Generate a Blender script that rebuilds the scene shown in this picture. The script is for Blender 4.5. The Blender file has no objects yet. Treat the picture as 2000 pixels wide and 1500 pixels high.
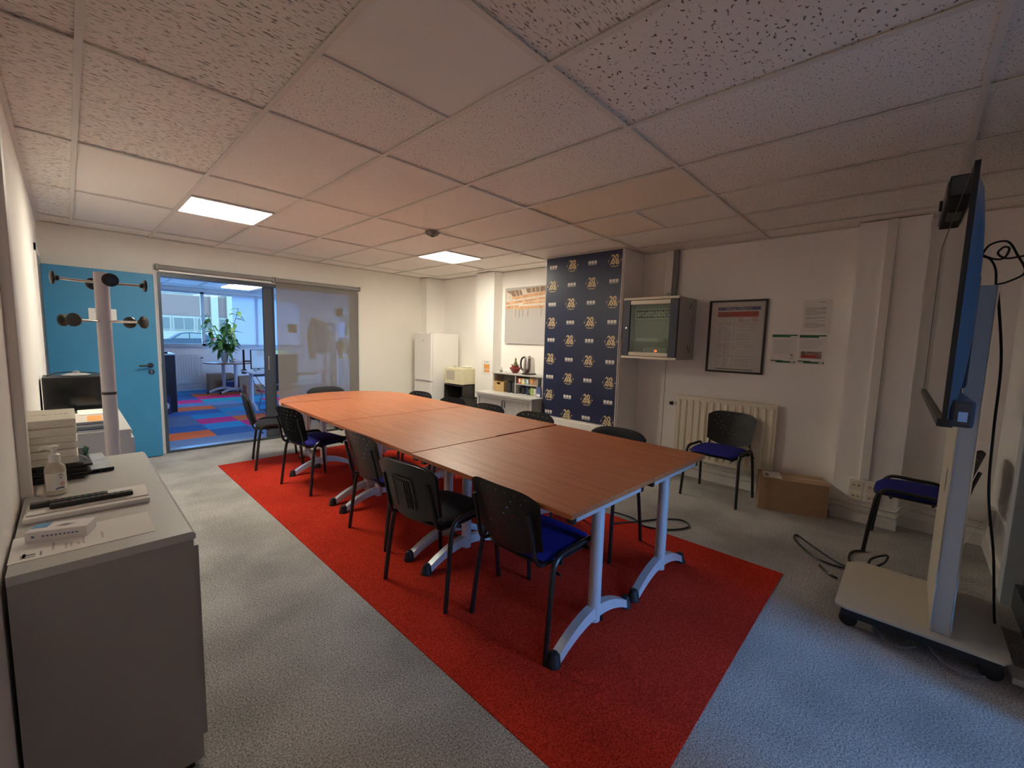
import bpy, bmesh, math, random
from mathutils import Vector, Matrix
random.seed(7)
S = bpy.context.scene
C = S.collection
PI = math.pi

# ------------------------------------------------------------------ camera
cam_d = bpy.data.cameras.new('camera')
cam = bpy.data.objects.new('camera', cam_d); C.objects.link(cam)
yaw, pitch, roll, fpx = .8188, -.1011, .0278, 820.2264
fw = Vector((math.sin(yaw)*math.cos(pitch), math.cos(yaw)*math.cos(pitch), math.sin(pitch)))
rt = Vector((math.cos(yaw), -math.sin(yaw), 0)); up = rt.cross(fw)
r2 = math.cos(roll)*rt + math.sin(roll)*up; u2 = -math.sin(roll)*rt + math.cos(roll)*up
M = Matrix((r2, u2, -fw)).transposed().to_4x4(); M.translation = Vector((0, 0, 1.43))
cam.matrix_world = M
cam_d.sensor_width = 36; cam_d.lens = fpx*36/2000
cam_d.shift_x = (1000-1008.35)/2000; cam_d.shift_y = (748.65-750)/2000
cam_d.clip_start = .02; cam_d.clip_end = 500
S.camera = cam

# ------------------------------------------------------------------ world, exposure
W = bpy.data.worlds.new('sky'); S.world = W; W.use_nodes = True
bg = W.node_tree.nodes['Background']
bg.inputs[0].default_value = (.19, .45, 1, 1); bg.inputs[1].default_value = 10.5
LED = 27.0                     # strength of the room's two LED ceiling panels
LED_COL = (1.0, .93, .745)
S.view_settings.view_transform = 'Standard'; S.view_settings.look = 'None'
S.cycles.diffuse_bounces = 10; S.cycles.max_bounces = 14
S.view_settings.exposure = 0.68; S.view_settings.gamma = 1.0; S.view_settings.use_curve_mapping = False
def portal(name, loc, rot, sx, sy):
    d = bpy.data.lights.new(name, 'AREA'); d.shape = 'RECTANGLE'; d.size = sx; d.size_y = sy
    d.cycles.is_portal = True
    o = bpy.data.objects.new(name, d); C.objects.link(o); o.location = loc; o.rotation_euler = rot
portal('daylight_portal_front', (2.04, -.66, 1.08), (PI/2, 0, 0), .96, 2.16)
portal('daylight_portal_office', (2.9, 12.95, 1.72), (-PI/2, 0, 0), 3.4, 1.4)

# ------------------------------------------------------------------ materials
MATS = {}
def nodes_of(m):
    m.use_nodes = True
    return m.node_tree.nodes, m.node_tree.links, m.node_tree.nodes['Principled BSDF']
def mat(name, col, rough=.5, metal=0, spec=.5, var=0, vscale=20, bump=0, bscale=200, coat=0, emit=None, es=0, alpha=1, sheen=0):
    m = bpy.data.materials.new(name); N, L, b = nodes_of(m)
    b.inputs['Base Color'].default_value = (*col, 1); b.inputs['Roughness'].default_value = rough
    b.inputs['Metallic'].default_value = metal; b.inputs['Specular IOR Level'].default_value = spec
    b.inputs['Coat Weight'].default_value = coat; b.inputs['Sheen Weight'].default_value = sheen
    b.inputs['Alpha'].default_value = alpha
    if emit: b.inputs['Emission Color'].default_value = (*emit, 1); b.inputs['Emission Strength'].default_value = es
    if var or bump:
        tc = N.new('ShaderNodeTexCoord')
    if var:
        n = N.new('ShaderNodeTexNoise'); n.inputs['Scale'].default_value = vscale; n.inputs['Detail'].default_value = 4
        L.new(tc.outputs['Object'], n.inputs['Vector'])
        r = N.new('ShaderNodeValToRGB')
        r.color_ramp.elements[0].position = .3; r.color_ramp.elements[1].position = .7
        r.color_ramp.elements[0].color = (*[c*(1-var) for c in col], 1)
        r.color_ramp.elements[1].color = (*[min(1, c*(1+var)) for c in col], 1)
        L.new(n.outputs['Fac'], r.inputs[0]); L.new(r.outputs[0], b.inputs['Base Color'])
    if bump:
        n2 = N.new('ShaderNodeTexNoise'); n2.inputs['Scale'].default_value = bscale; n2.inputs['Detail'].default_value = 2
        L.new(tc.outputs['Object'], n2.inputs['Vector'])
        bp = N.new('ShaderNodeBump'); bp.inputs['Strength'].default_value = bump; bp.inputs['Distance'].default_value = .004
        L.new(n2.outputs['Fac'], bp.inputs['Height']); L.new(bp.outputs[0], b.inputs['Normal'])
    MATS[name] = m
    return m

wall_m = mat('wall_paint', (.90, .88, .85), .75, spec=.25, var=.03, vscale=1.5, bump=.12, bscale=160)
trim_m = mat('white_trim', (.80, .77, .73), .45)
white_m = mat('white_enamel', (.82, .81, .79), .35)
cream_m = mat('cream_enamel', (.78, .72, .58), .4)
greycab_m = mat('grey_laminate', (.50, .49, .475), .42, var=.02, vscale=60)
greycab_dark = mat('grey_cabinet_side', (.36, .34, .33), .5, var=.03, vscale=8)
blackp = mat('black_plastic', (.018, .017, .017), .38)
blackm = mat('black_metal', (.012, .012, .013), .3, spec=.6)
blackfab = mat('black_fabric', (.016, .016, .018), .9, bump=.3, bscale=500)
bluefab = mat('blue_fabric', (.022, .024, .23), .9, spec=.15, bump=.3, bscale=500)
steel_m = mat('silver_paint', (.58, .61, .65), .36, metal=.3, spec=.6)
chrome_m = mat('chrome', (.75, .74, .72), .12, metal=1)
brushed = mat('brushed_steel', (.55, .53, .5), .28, metal=1)
navy_m = mat('navy_print', (.018, .026, .075), .38, var=.06, vscale=3, bump=.1, bscale=6)
gold_m = mat('gold_print', (.72, .58, .32), .5)
paper_m = mat('paper', (.80, .78, .76), .8)
ink_m = mat('ink_grey', (.22, .22, .23), .8)
inklight = mat('ink_light', (.52, .50, .49), .8)
cardb = mat('cardboard', (.42, .27, .16), .85, var=.06, vscale=8)
foam_m = mat('cream_foam', (.86, .83, .72), .95, bump=.5, bscale=300, var=.04, vscale=30)
bluedoor = mat('blue_door_paint', (.042, .25, .47), .5, var=.04, vscale=4)
anthr = mat('anthracite_alu', (.075, .085, .10), .4, metal=.3)
radm = mat('radiator_enamel', (.84, .78, .62), .4)
pipe_m = mat('pipe_paint', (.66, .62, .55), .4)
tvback = mat('tv_back', (.05, .052, .06), .28, spec=.6)
screen_m = mat('tv_screen', (.008, .008, .009), .04, spec=.6)
greycol = mat('stand_grey', (.50, .51, .50), .4)
creamcol = mat('stand_cream', (.62, .58, .48), .4)
red_m = mat('red_ink', (.55, .06, .05), .7)
bluink = mat('blue_ink', (.10, .12, .30), .7)
greenink = mat('green_ink', (.03, .14, .075), .7)
orange_m = mat('orange_ink', (.75, .34, .10), .7)
yellow_m = mat('yellow_ink', (.75, .62, .15), .7)
teal_m = mat('teal_ink', (.25, .5, .5), .7)
wick_m = mat('wicker', (.50, .34, .15), .8, var=.25, vscale=90, bump=.6, bscale=120)
leaf_m = mat('leaf', (.16, .36, .08), .45, var=.4, vscale=3)
stem_m = mat('stem', (.14, .17, .06), .7)
greenmug = mat('green_ceramic', (.42, .55, .16), .3)
darkglass = mat('dark_ceramic', (.035, .038, .045), .25)
bluemug = mat('blue_ceramic', (.03, .05, .12), .25)
redglass = mat('red_glass', (.25, .02, .025), .15)
graynote = mat('notebook_cover', (.42, .46, .52), .5, var=.2, vscale=14)
gel_m = mat('gel_plastic', (.72, .67, .55), .15, alpha=.75)
jacket = mat('jacket_cloth', (.14, .12, .10), .9)
yellownote = mat('yellow_note', (.42, .42, .08), .8)
navybox = mat('navy_box', (.02, .03, .13), .5)
asphalt = mat('asphalt', (.16, .16, .16), .9)
carblue = mat('car_paint', (.020, .022, .020), .4, spec=.3)
redlamp = mat('tail_lamp', (.45, .02, .015), .3)
bldwhite = mat('facade_white', (.26, .19, .11), .8)
bldbrown = mat('facade_brown', (.15, .07, .036), .8)
bldgrey = mat('facade_grey', (.55, .57, .6), .8)
winbl = mat('facade_glass', (.10, .08, .05), .4, spec=.2)
beigecase = mat('aged_white_plastic', (.74, .68, .47), .45)
ledr = mat('red_led', (.7, .1, .04), .5, emit=(1, .12, .03), es=1.2)
tilegrey = mat('ceiling_bar', (.76, .73, .68), .5, spec=.3)
rubber = mat('rubber', (.015, .015, .016), .6)
interior = mat('rack_interior', (.50, .53, .47), .6)
sensor_m = mat('sensor_grey', (.16, .16, .155), .5)
bluesticker = mat('pale_blue_sticker', (.45, .62, .85), .5)
corkgrey = mat('warm_grey_print', (.47, .45, .44), .8)

def glass(name, tint=(.9, .95, .93), refl=.08):
    m = bpy.data.materials.new(name); m.use_nodes = True; N = m.node_tree.nodes; L = m.node_tree.links
    N.remove(N['Principled BSDF']); out = N['Material Output']
    t = N.new('ShaderNodeBsdfTransparent'); t.inputs[0].default_value = (*tint, 1)
    g = N.new('ShaderNodeBsdfGlossy'); g.inputs['Roughness'].default_value = .02
    f = N.new('ShaderNodeFresnel'); f.inputs[0].default_value = 1.45
    mx = N.new('ShaderNodeMixShader'); L.new(f.outputs[0], mx.inputs[0]); L.new(t.outputs[0], mx.inputs[1]); L.new(g.outputs[0], mx.inputs[2])
    L.new(mx.outputs[0], out.inputs[0]); MATS[name] = m; return m
glass_m = glass('window_glass', (.95, .98, .97))
pictglass = glass('picture_glass', (.99, .99, .985))
rackglass = glass('rack_glass', (.80, .87, .80))
def sheer(name, col, tr):
    m = bpy.data.materials.new(name); m.use_nodes = True; N = m.node_tree.nodes; L = m.node_tree.links
    b = N['Principled BSDF']; b.inputs['Base Color'].default_value = (*col, 1); b.inputs['Roughness'].default_value = .7
    b.inputs['Specular IOR Level'].default_value = .2
    t = N.new('ShaderNodeBsdfTransparent'); mx = N.new('ShaderNodeMixShader'); mx.inputs[0].default_value = tr
    L.new(b.outputs[0], mx.inputs[1]); L.new(t.outputs[0], mx.inputs[2]); L.new(mx.outputs[0], N['Material Output'].inputs[0])
    MATS[name] = m; return m
blind_m = sheer('screen_fabric_grey', (.30, .285, .265), .46)
def translucent(name, col):
    m = bpy.data.materials.new(name); m.use_nodes = True; N = m.node_tree.nodes; L = m.node_tree.links
    b = N['Principled BSDF']; b.inputs['Base Color'].default_value = (*col, 1); b.inputs['Roughness'].default_value = .9
    t = N.new('ShaderNodeBsdfTranslucent'); t.inputs[0].default_value = (*col, 1)
    mx = N.new('ShaderNodeMixShader'); mx.inputs[0].default_value = .5
    L.new(b.outputs[0], mx.inputs[1]); L.new(t.outputs[0], mx.inputs[2]); L.new(mx.outputs[0], N['Material Output'].inputs[0])
    return m
whiteblind = translucent('white_blind_fabric', (.8, .82, .85))
rolltube = mat('roller_tube_grey', (.27, .26, .25), .55)

def emissive(name, col, s):
    m = bpy.data.materials.new(name); N, L, b = nodes_of(m)
    b.inputs['Base Color'].default_value = (.9, .9, .9, 1)
    b.inputs['Emission Color'].default_value = (*col, 1); b.inputs['Emission Strength'].default_value = s
    return m
led_m = emissive('led_panel_light', LED_COL, LED)
led_off = emissive('office_led_light', (1, .95, .9), 4)

def carpet(name, col, col2, stain=.0, fine=.25, stripe=False):
    m = bpy.data.materials.new(name); N, L, b = nodes_of(m)
    b.inputs['Roughness'].default_value = 1; b.inputs['Specular IOR Level'].default_value = .04
    tc = N.new('ShaderNodeTexCoord')
    a = N.new('ShaderNodeTexNoise'); a.inputs['Scale'].default_value = 150; a.inputs['Detail'].default_value = 3
    c = N.new('ShaderNodeTexNoise'); c.inputs['Scale'].default_value = 2.2; c.inputs['Detail'].default_value = 5
    L.new(tc.outputs['Object'], a.inputs['Vector']); L.new(tc.outputs['Object'], c.inputs['Vector'])
    r = N.new('ShaderNodeValToRGB'); r.color_ramp.elements[0].position = .32; r.color_ramp.elements[1].position = .68
    r.color_ramp.elements[0].color = (*[v*(1-fine) for v in col], 1); r.color_ramp.elements[1].color = (*[v*(1+fine) for v in col2], 1)
    L.new(a.outputs['Fac'], r.inputs[0])
    r2_ = N.new('ShaderNodeValToRGB'); r2_.color_ramp.elements[0].position = .35; r2_.color_ramp.elements[1].position = .62
    r2_.color_ramp.elements[0].color = (1-stain, 1-stain, 1-stain, 1); r2_.color_ramp.elements[1].color = (1, 1, 1, 1)
    L.new(c.outputs['Fac'], r2_.inputs[0])
    mx = N.new('ShaderNodeMix'); mx.data_type = 'RGBA'; mx.blend_type = 'MULTIPLY'; mx.inputs['Factor'].default_value = 1
    L.new(r.outputs[0], mx.inputs['A']); L.new(r2_.outputs[0], mx.inputs['B']); L.new(mx.outputs['Result'], b.inputs['Base Color'])
    bp = N.new('ShaderNodeBump'); bp.inputs['Strength'].default_value = .5; bp.inputs['Distance'].default_value = .006
    L.new(a.outputs['Fac'], bp.inputs['Height']); L.new(bp.outputs[0], b.inputs['Normal'])
    return m
carpet_grey = carpet('grey_carpet', (.38, .37, .355), (.50, .485, .465), .30, .42)
carpet_red = carpet('red_carpet', (.48, .024, .013), (.62, .05, .026), .18, .25)
office_cols = {'a': (.07, .17, .42), 'b': (.06, .32, .60), 'c': (.15, .21, .34), 'd': (.04, .40, .52), 'e': (.17, .29, .52), 'o': (.85, .20, .07), 'p': (.75, .06, .24)}
office_m = {k: carpet('office_carpet_'+k, v, v, .08, .15) for k, v in office_cols.items()}

def wood(name, c1, c2, axis='Y', rough=.36):
    m = bpy.data.materials.new(name); N, L, b = nodes_of(m)
    b.inputs['Roughness'].default_value = rough; b.inputs['Specular IOR Level'].default_value = .5
    tc = N.new('ShaderNodeTexCoord'); mp = N.new('ShaderNodeMapping')
    mp.inputs['Scale'].default_value = (80, 2.2, 80) if axis == 'Y' else (2.2, 80, 80)
    oi = N.new('ShaderNodeObjectInfo'); ad = N.new('ShaderNodeVectorMath'); ad.operation = 'ADD'
    sc = N.new('ShaderNodeVectorMath'); sc.operation = 'SCALE'; sc.inputs['Scale'].default_value = 7
    cmb = N.new('ShaderNodeCombineXYZ'); L.new(oi.outputs['Random'], cmb.inputs[0]); L.new(oi.outputs['Random'], cmb.inputs[1])
    L.new(cmb.outputs[0], sc.inputs[0]); L.new(tc.outputs['Object'], ad.inputs[0]); L.new(sc.outputs[0], ad.inputs[1]); L.new(ad.outputs[0], mp.inputs['Vector'])
    n = N.new('ShaderNodeTexNoise'); n.inputs['Scale'].default_value = 1; n.inputs['Detail'].default_value = 6; n.inputs['Distortion'].default_value = .4
    L.new(mp.outputs[0], n.inputs['Vector'])
    r = N.new('ShaderNodeValToRGB'); r.color_ramp.elements[0].position = .34; r.color_ramp.elements[1].position = .62
    r.color_ramp.elements[0].color = (*c1, 1); r.color_ramp.elements[1].color = (*c2, 1)
    L.new(n.outputs['Fac'], r.inputs[0]); L.new(r.outputs[0], b.inputs['Base Color'])
    return m
table_m = wood('cherry_laminate', (.40, .115, .038), (.55, .185, .070))
otable_m = wood('office_table_wood', (.20, .09, .05), (.28, .13, .07))

def tilemat(name, col, mode):
    m = bpy.data.materials.new(name); N, L, b = nodes_of(m)
    b.inputs['Roughness'].default_value = .9; b.inputs['Specular IOR Level'].default_value = .1
    tc = N.new('ShaderNodeTexCoord'); oi = N.new('ShaderNodeObjectInfo')
    cmb = N.new('ShaderNodeCombineXYZ'); mul = N.new('ShaderNodeMath'); mul.operation = 'MULTIPLY'; mul.inputs[1].default_value = 37
    L.new(oi.outputs['Random'], mul.inputs[0]); L.new(mul.outputs[0], cmb.inputs[0]); L.new(mul.outputs[0], cmb.inputs[1])
    ad = N.new('ShaderNodeVectorMath'); ad.operation = 'ADD'; L.new(tc.outputs['Object'], ad.inputs[0]); L.new(cmb.outputs[0], ad.inputs[1])
    mp = N.new('ShaderNodeMapping'); L.new(ad.outputs[0], mp.inputs['Vector'])
    n = N.new('ShaderNodeTexNoise'); L.new(mp.outputs[0], n.inputs['Vector']); n.inputs['Detail'].default_value = 2
    r = N.new('ShaderNodeValToRGB')
    if mode == 'fissure':
        mp.inputs['Scale'].default_value = (34, 120, 1); n.inputs['Scale'].default_value = 1; n.inputs['Distortion'].default_value = .6
        r.color_ramp.elements[0].position = .57; r.color_ramp.elements[1].position = .66; d = .30
    elif mode == 'dots':
        mp.inputs['Scale'].default_value = (85, 120, 1); n.inputs['Scale'].default_value = 1.0; n.inputs['Distortion'].default_value = .3
        r.color_ramp.elements[0].position = .615; r.color_ramp.elements[1].position = .68; d = .32
    elif mode == 'drill':
        mp.inputs['Scale'].default_value = (52, 70, 1); n.inputs['Scale'].default_value = 1.0; n.inputs['Distortion'].default_value = .2
        r.color_ramp.elements[0].position = .62; r.color_ramp.elements[1].position = .66; d = .16
    elif mode == 'fine':
        mp.inputs['Scale'].default_value = (110, 150, 1); n.inputs['Scale'].default_value = 1.0
        r.color_ramp.elements[0].position = .58; r.color_ramp.elements[1].position = .72; d = .62
    else:
        mp.inputs['Scale'].default_value = (150, 150, 1); n.inputs['Scale'].default_value = 1; d = .96
        r.color_ramp.elements[0].position = .5; r.color_ramp.elements[1].position = .7
    r.color_ramp.elements[0].color = (*col, 1); r.color_ramp.elements[1].color = (*[c*d for c in col], 1)
    L.new(n.outputs['Fac'], r.inputs[0])
    big = N.new('ShaderNodeTexNoise'); big.inputs['Scale'].default_value = 1.7; L.new(ad.outputs[0], big.inputs['Vector'])
    r3 = N.new('ShaderNodeValToRGB'); r3.color_ramp.elements[0].color = (.93, .91, .88, 1); r3.color_ramp.elements[1].color = (1, 1, 1, 1)
    L.new(big.outputs['Fac'], r3.inputs[0])
    mx = N.new('ShaderNodeMix'); mx.data_type = 'RGBA'; mx.blend_type = 'MULTIPLY'; mx.inputs['Factor'].default_value = 1
    L.new(r.outputs[0], mx.inputs['A']); L.new(r3.outputs[0], mx.inputs['B']); L.new(mx.outputs['Result'], b.inputs['Base Color'])
    bp = N.new('ShaderNodeBump'); bp.inputs['Strength'].default_value = .35; bp.inputs['Distance'].default_value = -.003
    L.new(n.outputs['Fac'], bp.inputs['Height']); L.new(bp.outputs[0], b.inputs['Normal'])
    return m
TCOL = (.91, .885, .85)
tm_fis = tilemat('ceiling_fissured', TCOL, 'fissure'); tm_dot = tilemat('ceiling_pinhole', TCOL, 'dots')
tm_fine = tilemat('ceiling_fine', (.90, .875, .84), 'fine'); tm_plain = tilemat('ceiling_plain', (.92, .90, .87), 'plain')
tm_hole = tilemat('ceiling_drilled', TCOL, 'drill')
tm_yel = tilemat('ceiling_yellowed', (.90, .82, .70), 'fine')

# ------------------------------------------------------------------ mesh helpers
def nb(): return bmesh.new()
def box(bm, x0, x1, y0, y1, z0, z1, bev=0, seg=2):
    r = bmesh.ops.create_cube(bm, size=1)
    vs = r['verts']
    for v in vs:
        v.co = Vector(((x0+x1)/2 + v.co.x*(x1-x0), (y0+y1)/2 + v.co.y*(y1-y0), (z0+z1)/2 + v.co.z*(z1-z0)))
    if bev:
        es = list({e for v in vs for e in v.link_edges})
        bmesh.ops.bevel(bm, geom=es, offset=bev, segments=seg, affect='EDGES', profile=.6)
    return bm
def B(*a, **k): return box(nb(), *a, **k)
def ring(c, n, r, a, b, seg): return [c + r*(math.cos(2*PI*i/seg)*a + math.sin(2*PI*i/seg)*b) for i in range(seg)]
def tube(bm, pts, r, seg=8, caps=True, flat=None):
    pts = [Vector(p) for p in pts]; rings = []
    rr = r if isinstance(r, (list, tuple)) else [r]*len(pts)
    t0 = (pts[1]-pts[0]).normalized()
    a = t0.orthogonal().normalized() if flat is None else (Vector(flat) - Vector(flat).dot(t0)*t0).normalized()
    for i, p in enumerate(pts):
        t = (pts[min(i+1, len(pts)-1)] - pts[max(i-1, 0)]).normalized()
        a = (a - a.dot(t)*t).normalized(); b = t.cross(a)
        rings.append([bm.verts.new(p + rr[i]*(math.cos(2*PI*k/seg)*a + math.sin(2*PI*k/seg)*b)) for k in range(seg)])
    for i in range(len(rings)-1):
        for k in range(seg):
            bm.faces.new((rings[i][k], rings[i][(k+1) % seg], rings[i+1][(k+1) % seg], rings[i+1][k]))
    if caps:
        bm.faces.new(list(reversed(rings[0]))); bm.faces.new(rings[-1])
    return bm
def cyl(bm, p0, p1, r, seg=16, r1=None): return tube(bm, [p0, p1], [r, r if r1 is None else r1], seg)
def lathe(bm, prof, c=(0, 0, 0), seg=20, cap=True):
    c = Vector(c); rings = []
    for r, z in prof:
        rings.append([bm.verts.new(c + Vector((max(r, 1e-4)*math.cos(2*PI*k/seg), max(r, 1e-4)*math.sin(2*PI*k/seg), z))) for k in range(seg)])
    for i in range(len(rings)-1):
        for k in range(seg):
            bm.faces.new((rings[i][k], rings[i][(k+1) % seg], rings[i+1][(k+1) % seg], rings[i+1][k]))
    if cap:
        bm.faces.new(list(reversed(rings[0]))); bm.faces.new(rings[-1])
    return bm
def prism(bm, poly, z0, z1, ax='z'):
    def P(p, z): return Vector((p[0], p[1], z)) if ax == 'z' else (Vector((z, p[0], p[1])) if ax == 'x' else Vector((p[0], z, p[1])))
    lo = [bm.verts.new(P(p, z0)) for p in poly]; hi = [bm.verts.new(P(p, z1)) for p in poly]; n = len(poly)
    bm.faces.new(list(reversed(lo))); bm.faces.new(hi)
    for i in range(n): bm.faces.new((lo[i], lo[(i+1) % n], hi[(i+1) % n], hi[i]))
    bmesh.ops.recalc_face_normals(bm, faces=bm.faces[:])
    return bm
def cat(pts, n=8):
    P = [Vector(p) for p in pts]; out = []
    for i in range(len(P)-1):
        a = P[max(i-1, 0)]; b = P[i]; c = P[i+1]; d = P[min(i+2, len(P)-1)]
        for k in range(n):
            t = k/n
            out.append(.5*((2*b) + (c-a)*t + (2*a-5*b+4*c-d)*t*t + (3*b-a-3*c+d)*t**3))
    out.append(P[-1]); return out
def to_mesh(name, bm, m, smooth=False):
    me = bpy.data.meshes.new(name); bmesh.ops.recalc_face_normals(bm, faces=bm.faces[:])
    bm.to_mesh(me); bm.free(); me.materials.append(m)
    if smooth:
        for p in me.polygons: p.use_smooth = True
        try: me.set_sharp_from_angle(angle=math.radians(42))
        except Exception: pass
    return me
def root_off(p):
    v = Vector((0, 0, 0))
    while p: v += p.location; p = p.parent
    return v
def obj(name, bm, m, parent=None, smooth=False, world=True, loc=(0, 0, 0)):
    """parts are drawn in world coordinates when world=True and the parents are unrotated"""
    if parent is not None and world: bmesh.ops.translate(bm, vec=-root_off(parent), verts=bm.verts[:])
    o = bpy.data.objects.new(name, to_mesh(name, bm, m, smooth)); C.objects.link(o); o.location = loc
    if parent is not None: o.parent = parent
    return o
def tag(o, label=None, cat_=None, group=None, kind=None):
    if label: o['label'] = label
    if cat_: o['category'] = cat_
    if group: o['group'] = group
    if kind: o['kind'] = kind
    return o
def thing(name, label, cat_, loc=(0, 0, 0), rz=0, group=None):
    o = bpy.data.objects.new(name, None); C.objects.link(o); o.empty_display_size = .05
    o.location = loc; o.rotation_euler = (0, 0, rz)
    return tag(o, label, cat_, group)
def one(name, bm, m, label, cat_, group=None, smooth=False, base=None):
    """single-mesh thing drawn in world coordinates, origin moved to base"""
    o = obj(name, bm, m, None, smooth)
    if base is not None:
        o.data.transform(Matrix.Translation(-Vector(base))); o.location = base
    return tag(o, label, cat_, group)
def struct(name, bm, m, parent=None, smooth=False):
    o = obj(name, bm, m, parent, smooth)
    if parent is None: o['kind'] = 'structure'
    return o
def inst(name, me, parent, loc, rot=(0, 0, 0), scale=(1, 1, 1)):
    o = bpy.data.objects.new(name, me); C.objects.link(o); o.parent = parent
    o.location = Vector(loc) - (root_off(parent) if parent else Vector((0, 0, 0))); o.rotation_euler = rot; o.scale = scale
    return o
def dup(root, loc, rz, label, group=None):
    r = root.copy(); C.objects.link(r); r.location = loc; r.rotation_euler = (0, 0, rz); r['label'] = label
    if group: r['group'] = group
    for ch in list(root.children):
        c = ch.copy(); C.objects.link(c); c.parent = r
        for g in ch.children:
            d = g.copy(); C.objects.link(d); d.parent = c
    return r
def text_mesh(s, size, ext=.0006, align='CENTER', bold=0):
    cu = bpy.data.curves.new('lettering', 'FONT'); cu.body = s; cu.size = size; cu.extrude = ext
    cu.align_x = align; cu.align_y = 'CENTER'; cu.resolution_u = 3; cu.offset = bold
    o = bpy.data.objects.new('lettering', cu); C.objects.link(o)
    bpy.context.view_layer.update()
    me = bpy.data.meshes.new_from_object(o.evaluated_get(bpy.context.evaluated_depsgraph_get()))
    bpy.data.objects.remove(o); bpy.data.curves.remove(cu)
    me.materials.clear()
    return me

# ------------------------------------------------------------------ room shell
XL, XR, YB, YF, H = -.148, 4.61, 6.28, -.52, 2.452
floor = struct('floor', B(XL-.2, XR+.2, YF-.1, YB+.06, -.12, 0), carpet_grey)
# left wall with a doorway (blue door) near the back wall
wl = nb()
box(wl, XL-.15, XL, YF-.2, 5.37, 0, H+.1); box(wl, XL-.15, XL, 5.37, 6.2, 2.06, H+.1); box(wl, XL-.15, XL, 6.2, YB+.12, 0, H+.1)
struct('wall_left', wl, wall_m)
cw = nb(); box(cw, -1.5, -1.4, 4.6, 6.6, 0, H); box(cw, -1.5, XL-.15, 6.4, 6.5, 0, H); box(cw, -1.5, XL-.15, 4.6, 4.7, 0, H)
struct('wall_corridor', cw, wall_m)
struct('floor_corridor', B(-1.5, XL-.15, 4.6, 6.5, -.12, 0), carpet_grey)
struct('ceiling_corridor', B(-1.5, XL-.15, 4.6, 6.5, H, H+.1), wall_m)
dc = nb(); box(dc, XL, XL+.012, 5.31, 5.37, 0, 2.12); box(dc, XL, XL+.012, 6.2, 6.26, 0, 2.12); box(dc, XL, XL+.012, 5.31, 6.26, 2.06, 2.12)
struct('trim_1', dc, trim_m)
# right wall, banner box, pilasters
struct('wall_right', B(XR, XR+.15, YF-.2, YB+.12, 0, H+.1), wall_m)
struct('wall_duct_box', B(4.157, XR, 2.34, 3.42, 0, H), wall_m)
struct('wall_pilaster_1', B(4.24, XR, 6.11, YB, 0, H), wall_m)
struct('wall_pilaster_2', B(4.43, XR, 4.65, 5.05, 0, H), wall_m)
struct('wall_pilaster_3', B(4.455, XR, -.025, .396, 0, H), wall_m)
struct('trim_2', B(4.43, 4.455, .165, .225, .37, H, bev=.004), trim_m)
struct('trim_3', B(4.605, XR, 2.005, 2.012, 0, 1.28), greycab_m)     # panel joint under the rack
# back wall with the glazed partition opening X .727-3.09
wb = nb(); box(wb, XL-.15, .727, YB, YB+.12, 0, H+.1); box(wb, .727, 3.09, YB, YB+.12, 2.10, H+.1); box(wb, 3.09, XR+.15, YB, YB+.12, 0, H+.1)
struct('wall_back', wb, mat('wall_paint_cream', (.80, .775, .72), .75, spec=.25, var=.03, vscale=1.5, bump=.12, bscale=160))  # cream, and toned down to offset the strong lamplight on this wall
# front wall (behind the camera): glazed opening X 1.56-2.52, closed glazed door 2.62-3.66
wf = nb(); box(wf, XL-.15, 1.56, YF-.2, YF, 0, H+.1); box(wf, 1.56, 3.70, YF-.2, YF, 2.16, H+.1); box(wf, 2.52, 2.62, YF-.2, YF, 0, 2.16); box(wf, 3.70, XR+.15, YF-.2, YF, 0, H+.1)
struct('wall_front', wf, wall_m)
al = nb(); box(al, 1.36, 1.50, -3.3, YF-.2, -.13, 3.0); box(al, 2.58, 2.72, -2.3, YF-.2, -.13, 2.4); box(al, 1.36, 2.72, -1.9, YF-.2, 2.4, 2.5)  # unseen side walls and canopy, added to give the daylight patch its straight edge
struct('wall_porch', al, mat('porch_render', (.16, .15, .14), .9))
w1 = struct('window_1', nb(), anthr); bm = nb()
box(bm, 1.56, 1.62, YF-.12, YF-.06, 0, 2.16); box(bm, 2.46, 2.52, YF-.12, YF-.06, 0, 2.16); box(bm, 1.62, 2.46, YF-.12, YF-.06, 0, .06); box(bm, 1.62, 2.46, YF-.12, YF-.06, 2.1, 2.16)
obj('window_frame', bm, anthr, w1)
for x0, x1 in ((1.62, 2.46),): obj('pane', B(x0, x1, YF-.095, YF-.085, .06, 2.1), glass_m, w1)
d3 = struct('door_3', nb(), anthr); bm = nb()
box(bm, 2.62, 2.70, YF-.10, YF+.01, 0, 2.16); box(bm, 2.70, 3.60, YF-.10, YF-.02, 0, .14); box(bm, 2.70, 3.60, YF-.10, YF-.02, 2.06, 2.16)
obj('door_frame', bm, anthr, d3)
obj('jamb', B(3.60, 3.72, YF-.10, YF+.025, 0, 2.16, bev=.004), mat('pale_blue_grey_alu', (.55, .60, .66), .4), d3)
obj('pane', B(2.70, 3.60, YF-.06, YF-.05, .14, 2.06), mat('dark_door_glass', (.03, .035, .045), .08), d3)
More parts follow.
